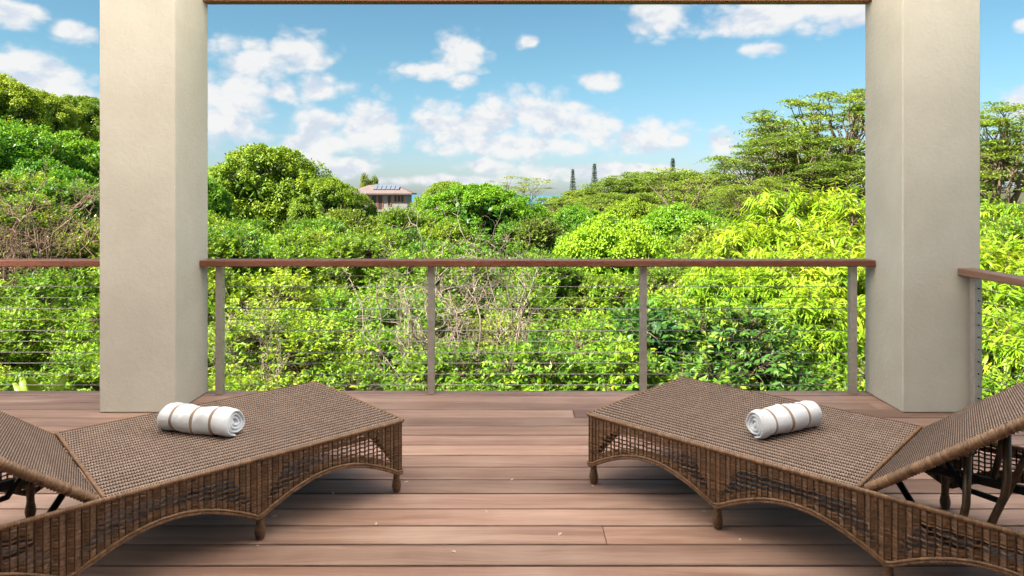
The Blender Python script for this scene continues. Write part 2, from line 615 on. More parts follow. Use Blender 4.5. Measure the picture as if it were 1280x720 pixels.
xs = np.concatenate([np.linspace(-420, -46, 20), np.linspace(-42, 42, 85), np.linspace(46, 420, 20)])
ys = np.concatenate([np.linspace(-60, 2, 14), np.linspace(3, 60, 58), np.linspace(66, 560, 44)])
XX, YY = np.meshgrid(xs, ys)
ZZ = terrain_h(XX, YY)
V = np.stack([XX, YY, ZZ], -1).reshape(-1, 3)
nx, ny = len(xs), len(ys)
ii = (np.arange(ny - 1)[:, None] * nx + np.arange(nx - 1)[None, :]).ravel()
Fc = np.stack([ii, ii + 1, ii + nx + 1, ii + nx], -1)
m, t, p = mat('leaf_litter_soil')
tc_ = t.node('ShaderNodeTexCoord')
n = t.noise(tc_.outputs['Object'], 1.7, 7, 0.7)
n2 = t.noise(tc_.outputs['Object'], 22, 5, 0.7)
c = t.mix(t.ramp(n, 0.35, 0.65), (0.055, 0.040, 0.024, 1), (0.050, 0.070, 0.018, 1))
c = t.mix(t.math('MULTIPLY', t.ramp(n2, 0.5, 0.75), 0.6), c, (0.14, 0.10, 0.06, 1))
t.l.new(c, p.inputs['Base Color'])
p.inputs['Roughness'].default_value = 0.95
bump(t, p, n2, 0.8, 0.06)
tag(link('ground', np_mesh('ground', V, Fc, smooth=True), m), 'leaf covered slope below the deck', kind='structure')

m, t, p = mat('sea_water')
tc_ = t.node('ShaderNodeTexCoord')
n = t.noise(tc_.outputs['Object'], 0.004, 5, 0.6)
t.l.new(t.mix(n, (0.02, 0.12, 0.19, 1), (0.03, 0.17, 0.24, 1)), p.inputs['Base Color'])
p.inputs['Roughness'].default_value = 0.35
mb = MB()
mb.add([(-40000, 300, -40.5), (40000, 300, -40.5), (40000, 60000, -40.5), (-40000, 60000, -40.5)], [(0, 1, 2, 3)])
tag(mb.build('sea', m), 'blue sea on the horizon', kind='structure')

# ------------------------------------------------------------------ deck
PITCH = 0.1498
DECK_FAR = 4.70
DX0, DX1 = -6.2, 2.86
mb = MB()
mb.box(DX0 + 0.02, DX1 - 0.02, -2.6, DECK_FAR - 0.02, -0.20, -0.032)  # sheet under the boards, coloured dark so the seams read as shaded
deck = tag(mb.build('deck', M['joist']), 'brown timber deck of wide boards', kind='structure')
rng = random.Random(5)
seams = [DECK_FAR] + [4.581 - PITCH * k for k in range(48)]
fixed = {2.634: (0.335,), 4.131: (0.33,), 3.532: (-1.75,), 2.484: (1.9,)}
for k in range(len(seams) - 1):
    y1, y0 = seams[k], seams[k + 1]
    jo = None
    for fy, js in fixed.items():
        if abs(fy - y0) < 0.02:
            jo = list(js)
    if jo is None:
        jo = []
        if rng.random() < 0.75:
            x = DX0 + rng.uniform(0.6, 3.2)
            while x < DX1 - 0.5:
                if not (-0.9 < x < 1.0 and y0 > 2.3):
                    jo.append(x)
                x += rng.uniform(2.6, 4.4)
    ex = [DX0] + sorted(jo) + [DX1]
    for a, b in zip(ex[:-1], ex[1:]):
        mb = MB()
        h = rng.uniform(-0.0012, 0.0)
        cx, cy = (a + b) / 2, (y0 + y1) / 2
        mb.box(a + 0.0012 - cx, b - 0.0012 - cx, y0 + 0.0058 - cy, y1 - 0.0058 - cy, -0.028, h, 0.0022)
        o = mb.build('plank', M['deck'], deck)
        o.location = (cx, cy, 0)

# ------------------------------------------------------------------ columns, beam, added unseen roof and house wall


def column(x0, x1, y0, y1, label):
    mb = MB()
    cx, cy = (x0 + x1) / 2, (y0 + y1) / 2
    mb.box(x0 - cx, x1 - cx, y0 - cy, y1 - cy, 0.0015, 2.93, 0.006)
    o = mb.build('column', M['stucco'])
    o.location = (cx, cy, 0)
    return tag(o, label, 'column', 'stucco columns at the deck edge')


column(-2.600, -2.130, 4.218, 4.662, 'plain square stucco column with no side railing attached')
column(2.364, 2.846, 4.218, 4.680, 'square stucco column where the front railing meets the side railing')
mb = MB()
mb.box(-2.128, 2.362, -0.04, 0.04, 0, 0.16, 0.004)
o = mb.build('beam', M['beam'])
o.location = (0, 4.62, 2.645)
tag(o, 'dark brown timber beam spanning overhead between the two stucco columns', 'beam')
mb = MB()
mb.box(-6.6, 3.3, 1.0, 4.68, 2.95, 2.965)
tag(mb.build('added_roof_sheet', M['daylight_sheet']), 'unseen translucent roof sheet added to light the deck', 'roof')  # added out of view to pass soft daylight onto the deck
hs = tag(empty('house', (0, -2.8, 0)), 'unseen house wall and roof slab added behind the deck for shade', 'house')  # unseen wall and slab added to darken the column fronts
mb = MB()
mb.box(-6.6, 3.3, -0.3, 0.0, -2.0, 2.93)
mb.build('wall', M['joist'], hs)
mb = MB()
mb.box(-6.6, 3.3, -0.4, 3.79, 2.94, 3.06)
mb.build('added_shade_slab', M['beam'], hs)  # opaque slab added to keep overhead light off the column fronts

# ------------------------------------------------------------------ railings
CABZ = [0.059 + 0.0740 * k for k in range(11)]


def post_mesh(h):
    mb = MB()
    mb.box(-0.0225, 0.0225, -0.024, 0.024, 0.002, h, 0.002)
    return mb


def railing(name, label, xa, xb, posts, rail_over):
    r = tag(empty(name, ((xa + xb) / 2, 4.6, 0)), label, 'railing', 'cable railings round the deck')
    ox = (xa + xb) / 2
    mb = MB()
    mb.box(rail_over[0] - ox, rail_over[1] - ox, -0.07, 0.062, 0.869, 0.912, 0.005)
    mb.build('top_rail', M['rail_wood'], r)
    for px_ in posts:
        mb = post_mesh(0.868)
        po = mb.build('post', M['steel'], r)
        po.location = (px_ - ox, 0.0245, 0)
        bp = MB()
        for z in CABZ:
            s = 1 if px_ < 0 else -1
            bp.tube([(s * 0.0225, 0, z), (s * 0.034, 0, z)], 0.0042, 6)
        bp.build('cable_fittings', M['cable'], po)['kind'] = 'stuff'
    for z in CABZ:
        mb = MB()
        mb.tube([(xa - ox, 0.0245, z), (xb - ox, 0.0245, z)], 0.0024, 6)
        mb.build('cable', M['cable'], r)
    return r


railing('cable_railing', 'long cable railing with four posts between the two stucco columns', -2.05, 2.27,
        [-2.031, -0.601, 0.833, 2.251], (-2.1285, 2.3625))
railing('cable_railing', 'cable railing running on past the far side of the left stucco column', -6.2, -2.602, [-2.68, -4.1, -5.5], (-6.2, -2.601))
# side railing along the deck's right edge
r = tag(empty('cable_railing', (2.755, 4.0, 0)), 'side cable railing butting into the front face of the corner column', 'railing', 'cable railings round the deck')
mb = MB()
mb.box(-0.055, 0.055, -5.0, 0.217, 0.852, 0.895, 0.005)
mb.build('top_rail', M['rail_wood_side'], r)
for yy in (0.165, -1.3, -2.75, -4.2):
    mb = MB()
    mb.box(-0.024, 0.024, -0.0225, 0.0225, 0.002, 0.851, 0.002)
    po = mb.build('post', M['steel'], r)
    po.location = (0.026, yy, 0)
    bp = MB()
    for z in CABZ:
        bp.tube([(0, -0.0225, z - 0.02), (0, -0.033, z - 0.02)], 0.0045, 6)
    bp.build('cable_fittings', M['joist'], po)['kind'] = 'stuff'
for z in CABZ:
    mb = MB()
    mb.tube([(0.026, -5.0, z - 0.02), (0.026, 0.165, z - 0.02)], 0.0024, 6)
    mb.build('cable', M['cable'], r)

# ------------------------------------------------------------------ wicker loungers
LW, LHINGE, LLEN, LTOP = 0.86, 1.185, 1.93, 0.326
LEGS = (0.02, 0.645, 1.275, 1.905)
nrg = np.random.default_rng(3)


def weave(P, Dw, Nn, width, tint):
    """strips: P (r, s, 3) centre lines, Dw (3,) or (r,s,3) strip width direction, Nn normal; three points across"""
    r_, s_, _ = P.shape
    Dw = np.broadcast_to(Dw, P.shape)
    Nn = np.broadcast_to(Nn, P.shape)
    a = P - Dw * width / 2 - Nn * width * 0.22
    b = P
    c_ = P + Dw * width / 2 - Nn * width * 0.22
    V = np.stack([a, b, c_], 2).reshape(-1, 3)
    i = (np.arange(r_)[:, None] * s_ + np.arange(s_ - 1)[None, :]).ravel() * 3
    F1 = np.stack([i, i + 3, i + 4, i + 1], -1)
    F2 = np.stack([i + 1, i + 4, i + 5, i + 2], -1)
    return V, np.stack([F1, F2], 1), np.repeat(tint.reshape(-1), 3)


def weave_sheet(name, L, Wd, rib, pitch, amp, material, parent, bx=0.0):
    """woven top: weavers run across (y), ribs along x; origin at one end, centred in y"""
    nr = max(2, int(round((L) / pitch)))
    nrib = int(round(Wd / rib))
    ns = nrib * 6 + 1
    x = (np.arange(nr) + 0.5) * L / nr
    y = np.linspace(-Wd / 2, Wd / 2, ns)
    ph = np.where(np.arange(nr) % 2 == 0, 0.05, -0.05) * math.pi
    wv = np.cos(2 * math.pi * np.linspace(0, nrib, ns)[None, :] + math.pi + ph[:, None])
    z = amp * wv + nrg.normal(0, amp * 0.07, (nr, ns))
    P = np.stack([np.broadcast_to(x[:, None], (nr, ns)), np.broadcast_to(y[None, :], (nr, ns)), z], -1)
    ti = 0.52 + nrg.normal(0, 0.04, (nr, 1)) + nrg.normal(0, 0.06, (nr, ns))
    V, Fq, tt = weave(P, np.array([1.0, 0, 0]), np.array([0, 0, 1.0]), L / nr * 1.30, ti)
    sh = link(name, np_mesh(name, V, Fq.reshape(-1, 4), tt, True), material, parent)
    mb = MB()
    for k in range(nrib + 1):
        yk = -Wd / 2 + Wd * k / nrib
        nq = int(L / pitch * 2)
        pts = [(0.002 + (L - 0.004) * q / nq, yk, amp * 0.18 + 0.0042 * math.cos(math.pi * q + k * math.pi)) for q in range(nq + 1)]
        mb.tube(pts, rib * 0.13, 4, False)  # dark strands laid in the valleys to draw shaded grooves
    mb.build('groove_shade_strands', M['wicker_dark'], sh, fix=False)['kind'] = 'stuff'
    return sh


def wrapped(name, pts, r, material, parent, step=0.0085):
    """a rod bound with a strand: radius swells at each turn"""
    pts = [Vector(p) for p in pts]
    out, rad, ti = [], [], []
    for a, b in zip(pts[:-1], pts[1:]):
        L = (b - a).length
        n = max(1, int(round(L / step)))
        for i in range(n):
            for q, k in ((0.04, 0.82), (0.5, 1.05), (0.94, 0.85)):
                out.append(a + (b - a) * ((i + q) / n))
                rad.append(r * k)
    out.append(pts[-1])
    rad.append(r * 0.8)
    mb = MB()
    mb.tube(out, rad, 8)
    o = mb.build(name, material, parent, fix=False)
    me = o.data
    at_ = me.attributes.new('tint', 'FLOAT', 'POINT')
    tv = np.repeat(np.repeat(0.5 + nrg.normal(0, 0.09, (len(out) // 3 + 1)), 3)[:len(out)], 8)
    at_.data.foreach_set('value', tv.astype(np.float32))
    return o


def arch(s, legs, peak=0.192, low=0.086):
    z = np.full_like(s, low)
    for a, b in zip(legs[:-1], legs[1:]):
        w = (s - a) / (b - a)
        inside = (w >= 0) & (w <= 1)
        ww = np.clip(w, 0, 1)
        z = np.where(inside, low + (peak - low) * np.sin(math.pi * ww) ** 0.92, z)
    return z


def apron(name, L, legs, parent, top=LTOP - 0.012, stake=0.043, loose=True, peak=0.192):
    """woven skirt in the plane y=0 facing -y, along x 0..L"""
    o = empty('x')
    bpy.data.objects.remove(o)
    pitch = 0.0060
    nst = int(round(L / stake))
    ns = nst * 6 + 1
    s = np.linspace(0, L, ns)
    rows = np.arange(0.088, top, pitch)
    nr = len(rows)
    off = 0.0048 * np.cos(2 * math.pi * np.linspace(0, nst, ns))[None, :] * (1 + 0.0 * rows[:, None])
    ph = np.where(np.arange(nr) % 2 == 0, 0.0012, -0.0012)[:, None] * np.cos(math.pi * np.linspace(0, nst, ns))[None, :]
    sag = nrg.normal(0, 0.0006, (nr, 1)) + nrg.normal(0, 0.0004, (nr, ns))
    P = np.stack([np.broadcast_to(s[None, :], (nr, ns)), off * 0.8 + ph, rows[:, None] + sag], -1)
    ti = 0.48 + nrg.normal(0, 0.10, (nr, 1)) + 0.16 * np.cos(2 * math.pi * np.linspace(0, nst, ns))[None, :] * 0 + nrg.normal(0, 0.10, (nr, ns))
    V, Fq, tt = weave(P, np.array([0, 0, 1.0]), np.array([0, -1.0, 0]), pitch * 1.10, ti)
    # keep only what lies above the arch, thin out the open field in the middle
    sm = (s[:-1] + s[1:]) / 2
    ar = arch(sm, legs, peak)
    keep = rows[:, None] > ar[None, :] + 0.004
    if loose:
        field = (rows[:, None] > ar[None, :] + 0.042) & (rows[:, None] < top - 0.036)
        near = np.min(np.abs(sm[:, None] - np.array(legs)[None, :]), axis=1)
        field &= (near > 0.030 + 0.0)[None, :]
        corner = (top - rows[:, None]) < (0.20 - near[None, :] * 1.5)
        field &= ~((near[None, :] < 0.10) & corner)
        odd = (np.arange(nr) % 3 != 0)[:, None]
        keep &= ~(field & odd)
    Fq = Fq.reshape(nr, ns - 1, 2, 4)[keep].reshape(-1, 4)
    ap = link(name, np_mesh(name, V, Fq, tt, True), M['wicker'], parent)
    # upright stakes
    mb = MB()
    for k in range(nst + 1):
        x = min(max(k * L / nst, 0.004), L - 0.004)
        for dx in (0.0, 0.5):
            xx_ = x + dx * L / nst
            if xx_ > L:
                continue
            z0 = float(arch(np.array([xx_]), legs, peak)[0])
            yy_ = 0.004 if dx == 0 else -0.001
            mb.tube([(xx_, yy_, z0), (xx_, yy_, top)], 0.0034, 5, False)
    mb.build('stakes', M['wicker'], ap)['kind'] = 'stuff'
    # bound lower edge following the arches
    sp = np.linspace(0, L, 74)
    zz = arch(sp, legs, peak)
    wrapped('lower_binding', [(a, 0, b) for a, b in zip(sp, zz)], 0.0068, M['wicker'], ap, 0.012)
    wrapped('lower_binding', [(a, -0.003, b + 0.011) for a, b in zip(sp, zz)], 0.0055, M['wicker'], ap, 0.012)
    return ap


def make_lounger():
    """origin at the centre of the foot end on the deck, x towards the head"""
    root = empty('sun_lounger')
    hw = LW / 2
    seat = weave_sheet('seat', LHINGE - 0.012, LW - 0.012, 0.031, 0.0092, 0.0058, M['wicker_top'], root)
    seat.location = (0.004, 0, LTOP)
    mb = MB()
    mb.box(0.006, LHINGE - 0.012, -hw + 0.01, hw - 0.01, LTOP - 0.022, LTOP - 0.0022)
    mb.build('seat_gap_shade', M['wicker_back'], root)  # dark sheet put under the seat weave as shade in its gaps
    zt = LTOP - 0.004
    wrapped('edge_binding', [(0.0, -hw, zt), (LLEN, -hw, zt)], 0.0095, M['wicker'], root)
    wrapped('edge_binding', [(0.0, hw, zt), (LLEN, hw, zt)], 0.0095, M['wicker'], root)
    wrapped('edge_binding', [(-0.002, -hw, zt), (-0.002, hw, zt)], 0.0095, M['wicker'], root)
    wrapped('edge_binding', [(LLEN, -hw, zt), (LLEN, hw, zt)], 0.0095, M['wicker'], root)
    wrapped('edge_binding', [(LHINGE - 0.006, -hw + 0.01, LTOP), (LHINGE - 0.006, hw - 0.01, LTOP)], 0.0075, M['wicker'], root)
    a1 = apron('side_apron', LLEN, LEGS, root)
    a1.location = (0, -hw, 0)
    a2 = apron('side_apron', LLEN, LEGS, root)
    a2.location = (LLEN, hw, 0)
    a2.rotation_euler = (0, 0, math.pi)
    e1 = apron('end_apron', LW, (0.02, LW - 0.02), root)
    e1.location = (0.0, hw, 0)
    e1.rotation_euler = (0, 0, -math.pi / 2)
    e2 = apron('end_apron', LW, (0.02, LW - 0.02), root)
    e2.location = (LLEN, -hw, 0)
    e2.rotation_euler = (0, 0, math.pi / 2)
    prof = [(0.0125, 0.0), (0.0165, 0.006), (0.0195, 0.020), (0.0205, 0.032), (0.0185, 0.046), (0.0150, 0.062), (0.0140, 0.078), (0.0150, 0.095), (0.0150, 0.30)]
    leg0 = None
    for lx in LEGS:
        for s in (-1, 1):
            if leg0 is None:
                fine = []
                for i in range(len(prof) - 1):
                    n = 6 if i < 7 else 12
                    for j in range(n):
                        w = j / n
                        rr = prof[i][0] * (1 - w) + prof[i + 1][0] * w
                        fine.append((rr * (1.0 + 0.05 * (1 if len(fine) % 2 else -1)), prof[i][1] * (1 - w) + prof[i + 1][1] * w))
                mb = MB()
                mb.lathe(fine, (0, 0, 0.0015))
                leg0 = mb.build('leg', M['wicker'], root)
                me = leg0.data
                at_ = me.attributes.new('tint', 'FLOAT', 'POINT')
                at_.data.foreach_set('value', (0.35 + nrg.normal(0, 0.15, len(me.vertices))).astype(np.float32))
                l_ = leg0
            else:
                l_ = leg0.copy()
                COL.objects.link(l_)
            l_.location = (lx, s * (hw - 0.017), 0)
    # reclined backrest
    back = empty('b')
    bpy.data.objects.remove(back)
    BL = 0.79
    bk = weave_sheet('backrest', BL - 0.03, LW - 0.075, 0.0190, 0.0088, 0.0034, M['wicker_top'], root)
    bk.location = (LHINGE + 0.012, 0, LTOP + 0.004)
    bk.rotation_euler = (0, -R(37), 0)
    mb = MB()
    mb.box(0.0, BL - 0.03, -hw + 0.035, hw - 0.035, -0.026, -0.0022)
    mb.build('backrest_gap_shade', M['wicker_back'], bk)  # dark sheet added so gaps in the backrest weave look shaded
    for s in (-1, 1):
        wrapped('side_binding', [(-0.004, s * (hw - 0.030), -0.012), (BL - 0.02, s * (hw - 0.030), -0.012)], 0.0190, M['wicker'], bk, 0.0115)
    wrapped('top_binding', [(BL - 0.02, -hw + 0.03, -0.012), (BL - 0.02, hw - 0.03, -0.012)], 0.0185, M['wicker'], bk)
    wrapped('foot_binding', [(-0.004, -hw + 0.03, -0.006), (-0.004, hw - 0.03, -0.006)], 0.008, M['wicker'], bk)
    # support frame: notched rails, struts
    for s in (-1, 1):
        y = s * (hw - 0.16)
        mb = MB()
        mb.box(LHINGE - 0.03, LLEN - 0.01, y - 0.011, y + 0.011, 0.195, 0.228, 0.003)
        nr_ = mb.build('notched_rail', M['tube_dark'], root)
        for hx in (1.50, 1.60, 1.70, 1.80):
            hk = MB()
            hk.tube([(hx - 0.012, y, 0.228), (hx, y, 0.250), (hx + 0.012, y, 0.262), (hx + 0.020, y, 0.254), (hx + 0.018, y, 0.244)], 0.004, 6)
            hk.build('hook', M['tube_brown'], nr_)
    ang = R(37)

    def on_back(q, y, dz=-0.035):
        return (LHINGE + 0.012 + q * math.cos(ang) - dz * math.sin(ang), y, LTOP + 0.004 + q * math.sin(ang) + dz * math.cos(ang))
    for s in (-1, 1):
        y = s * (hw - 0.10)
        p0 = on_back(0.34, y)
        mb = MB()
        mb.tube([p0, (p0[0] - 0.005, y, 0.33), (p0[0] - 0.03, y - s * 0.02, 0.205)], 0.0125, 10)
        st_ = mb.build('support_strut', M['tube_brown'], root)
        kb = MB()
        kb.tube([(p0[0], y - 0.022, p0[2] + 0.002), (p0[0], y + 0.022, p0[2] + 0.002)], 0.016, 12)
        kb.build('pivot_bolt', M['tube_brown'], st_)
        y2 = s * (hw - 0.17)
        p1 = on_back(0.46, y2)
        mb = MB()
        mb.tube([p1, (p1[0], y2, 0.42), (p1[0] - 0.008, y2, 0.36), (p1[0] - 0.06, y2, 0.215), (p1[0] - 0.085, y2, 0.150)], 0.0125, 10)
        mb.build('support_strut', M['tube_brown'], root)
        p2 = on_back(0.05, y2, -0.04)
        mb = MB()
        mb.tube([p2, (p2[0] + 0.11, y2, 0.165), (p1[0] - 0.085, y2, 0.150)], 0.012, 10)
        mb.build('support_strut', M['tube_dark'], root)
    mb = MB()
    xx_ = on_back(0.46, 0)[0] - 0.085
    mb.tube([(xx_, -hw + 0.17, 0.150), (xx_, hw - 0.17, 0.150)], 0.011, 10)
    mb.build('cross_bar', M['tube_brown'], root)
    return root


lg = make_lounger()


def lounger_at(o, A, ang_u, side):
    """A = foot corner nearest the middle of the deck, ang_u direction foot -> head, side = +1 when the body lies left of u"""
    u = Vector((math.cos(ang_u), math.sin(ang_u), 0))
    v = Vector((-u.y, u.x, 0)) * side
    o.location = Vector((A[0], A[1], 0)) + v * LW / 2
    o.rotation_euler = (0, 0, ang_u)


lg2 = copy_tree(lg)
lounger_at(lg, (-0.534, 3.10), R(-137.0), -1)
lounger_at(lg2, (0.318, 3.19), R(-43.3), 1)
tag(lg, 'brown wicker sun lounger in front of the column with no side railing', 'sun lounger', 'wicker loungers on the deck')
tag(lg2, 'brown wicker sun lounger in front of the corner column with the side railing', 'sun lounger', 'wicker loungers on the deck')


# ------------------------------------------------------------------ towels
def towel(loc, rz, label, seed):
    rg = np.random.default_rng(seed)
    TL, turns, r0, r1 = 0.355, 3.4, 0.016, 0.0665
    th = (r1 - r0) / turns * 0.90
    n = 190
    w = np.linspace(0, 1, n)
    ang = -1.75 - 0.4 * 2 * math.pi + w * turns * 2 * math.pi
    rad = r0 + (r1 - r0) * w - th * 0.1
    na = 29
    xs_ = np.linspace(-TL / 2, TL / 2, na)
    ph = rg.uniform(0, 6.28, 8)
    def wob(x, a):
        return 0.0034 * np.sin(x * 30 + ph[0] + 2 * np.sin(a + ph[1])) + 0.0022 * np.sin(3 * a + x * 14 + ph[2]) + 0.0014 * np.sin(x * 95 + ph[3] + a * 2) + 0.0010 * np.sin(x * 150 + 5 * a + ph[4])
    V = []
    for side in (0, 1):
        rr = rad - (th if side else 0)
        A2, X2 = np.meshgrid(ang, xs_)
        R2 = np.broadcast_to(rr, A2.shape)
        R2 = R2 + wob(X2, A2) * np.clip(w * 1.6, 0, 1)
        # soft rounding at the two ends
        e = np.clip((np.abs(X2) - (TL / 2 - 0.016)) / 0.016, 0, 1)
        R2 = R2 - (0.006 * e ** 2) * (1 if side == 0 else -0.4)
        X3 = X2 + 0.006 * np.sin(A2 * 1.0 + ph[5]) * np.sign(X2) + 0.010 * (1 - w)[None, :] * np.sign(X2) * -0.6
        y = R2 * np.cos(A2)
        z = R2 * np.sin(A2) * 0.93
        V.append(np.stack([X3, y, z], -1))
    V = np.stack(V, 0)
    idx = np.arange(2 * na * n).reshape(2, na, n)
    Fq = []
    for side in (0, 1):
        a = idx[side]
        q = np.stack([a[:-1, :-1], a[:-1, 1:], a[1:, 1:], a[1:, :-1]], -1).reshape(-1, 4)
        Fq.append(q if side == 0 else q[:, ::-1])
    for e in (0, na - 1):
        q = np.stack([idx[0, e, :-1], idx[0, e, 1:], idx[1, e, 1:], idx[1, e, :-1]], -1)
        Fq.append(q if e else q[:, ::-1])
    for e in (0, n - 1):
        q = np.stack([idx[0, :-1, e], idx[0, 1:, e], idx[1, 1:, e], idx[1, :-1, e]], -1)
        Fq.append(q)
    V = V.reshape(-1, 3)
    # flat where it rests
    zmin = -0.052
    low = V[:, 2] < zmin
    V[low, 2] = zmin + (V[low, 2] - zmin) * 0.15
    o = link('rolled_towel', np_mesh('rolled_towel', V, np.concatenate(Fq), None, True), M['towel'])
    o.location = loc
    o.rotation_euler = (0, 0, rz)
    return tag(o, label, 'towel', 'rolled towels on the loungers')


zt = LTOP + 0.0065 + 0.0525
towel((-1.372, 2.935, zt), R(-14), 'rolled white towel with tan stripes on the lounger by the column with no side railing', 1)
towel((1.135, 2.945, zt), R(27), 'rolled white towel with tan stripes on the lounger by the corner column, spiral end showing', 2)
#VEGETATION
# ------------------------------------------------------------------ vegetation tools


def unit(v):
    return v / np.maximum(np.linalg.norm(v, axis=-1, keepdims=True), 1e-9)


def rdir(rg, n):
    return unit(rg.normal(size=(n, 3)))


def leaves(P, D, N, L, Wd, kind, tint):
    """P base, D direction, N normal hint (all (n,3)); L, Wd (n,); returns V, tris, tint"""
    n = len(P)
    D = unit(D)
    S = unit(np.cross(D, N))
    N = np.cross(S, D)
    L = np.broadcast_to(np.asarray(L, float), (n,))[:, None]
    Wd = np.broadcast_to(np.asarray(Wd, float), (n,))[:, None]
    if kind == 'dia':
        pts = [P, P + D * L * .5 + S * Wd * .5, P + D * L, P + D * L * .5 - S * Wd * .5]
        tri = [(0, 1, 2), (0, 2, 3)]
    elif kind == 'fold':
        mid = P + D * L * .45 - N * Wd * .16
        pts = [P, P + D * L * .42 + S * Wd * .5, P + D * L * .97 - N * L * .10, P + D * L * .42 - S * Wd * .5, mid]
        tri = [(0, 1, 4), (0, 4, 3), (1, 2, 4), (4, 2, 3)]
    else:                                   # long drooping strap
        dn = np.array([0, 0, -1.0])
        m1 = P + D * L * .30
        m2 = P + D * L * .66 + dn * L * .10
        tp = P + D * L * .94 + dn * L * .30
        pts = [P, m1 + S * Wd * .5, m1 - S * Wd * .5, m2 + S * Wd * .46, m2 - S * Wd * .46, tp]
        tri = [(0, 1, 2), (1, 3, 4), (1, 4, 2), (3, 5, 4)]
    k = len(pts)
    V = np.stack(pts, 1).reshape(-1, 3)
    T = (np.arange(n)[:, None, None] * k + np.array(tri)[None]).reshape(-1, 3)
    return V, T, np.repeat(tint, k)


def tubes(PL, rad, k=4):
    """PL (n,p,3) polylines, rad (n,p) or (p,)"""
    n, p, _ = PL.shape
    rad = np.broadcast_to(rad, (n, p))
    T = np.empty_like(PL)
    T[:, 1:-1] = PL[:, 2:] - PL[:, :-2]
    T[:, 0] = PL[:, 1] - PL[:, 0]
    T[:, -1] = PL[:, -1] - PL[:, -2]
    T = unit(T)
    ref = np.array([0.31, 0.87, 0.38])
    A = unit(np.cross(T, ref))
    B = np.cross(T, A)
    w = 2 * math.pi * np.arange(k) / k
    ring = PL[:, :, None, :] + rad[:, :, None, None] * (A[:, :, None, :] * np.cos(w)[None, None, :, None] + B[:, :, None, :] * np.sin(w)[None, None, :, None])
    V = ring.reshape(-1, 3)
    base = (np.arange(n)[:, None, None] * p + np.arange(p - 1)[None, :, None]) * k
    j = np.arange(k)[None, None, :]
    j2 = (j + 1) % k
    Q = np.stack([base + j, base + j2, base + k + j2, base + k + j], -1).reshape(-1, 4)
    return V, Q


def join(parts):
    V, Fc, T = [], [], []
    o = 0
    for q in parts:
        V.append(q[0])
        Fc.append(q[1] + o)
        if len(q) > 2:
            T.append(q[2])
        o += len(q[0])
    return np.concatenate(V), np.concatenate(Fc), (np.concatenate(T) if T else None)


def limb(rg, a, b, p=6, bow=0.12, jit=0.04):
    """bowed polylines a -> b, (n,3) each"""
    n = len(a)
    t_ = np.linspace(0, 1, p)[None, :, None]
    L = np.linalg.norm(b - a, axis=1)[:, None, None]
    PL = a[:, None] * (1 - t_) + b[:, None] * t_
    bd = unit(rg.normal(size=(n, 1, 3)) * np.array([1, 1, .5]))
    PL = PL + bd * np.sin(math.pi * t_) * L * bow * rg.uniform(.3, 1, (n, 1, 1))
    j = rg.normal(size=(n, p, 3)) * L * jit
    j[:, 0] = 0
    j[:, -1] = 0
    return PL + j


PROTO = {}


def proto(kind, Hh, Rr, wood, wood_mat, leaf, leaf_mat, names=('branches', 'crown')):
    me_w = np_mesh(kind + '_' + names[0], wood[0], wood[1], smooth=True)
    me_w.materials.append(wood_mat)
    me_l = None
    if leaf is not None:
        me_l = np_mesh(kind + '_' + names[1], leaf[0], leaf[1], leaf[2])
        me_l.materials.append(leaf_mat)
    PROTO.setdefault(kind, []).append((Hh, Rr, me_w, me_l, names))


def plant(kind, name, label, cat, loc, s, rz, group=None, var=0, sz=None, leafmat=None):
    Hh, Rr, mw, ml, names = PROTO[kind][var % len(PROTO[kind])]
    o = empty(name, loc, rz)
    o.scale = (s, s, sz or s)
    tag(o, label, cat, group)
    link(names[0], mw, None, o)
    if ml is not None:
        c_ = link(names[1], ml, None, o)
        if leafmat is not None:
            c_.material_slots[0].link = 'OBJECT'
            c_.material_slots[0].material = leafmat
    return o


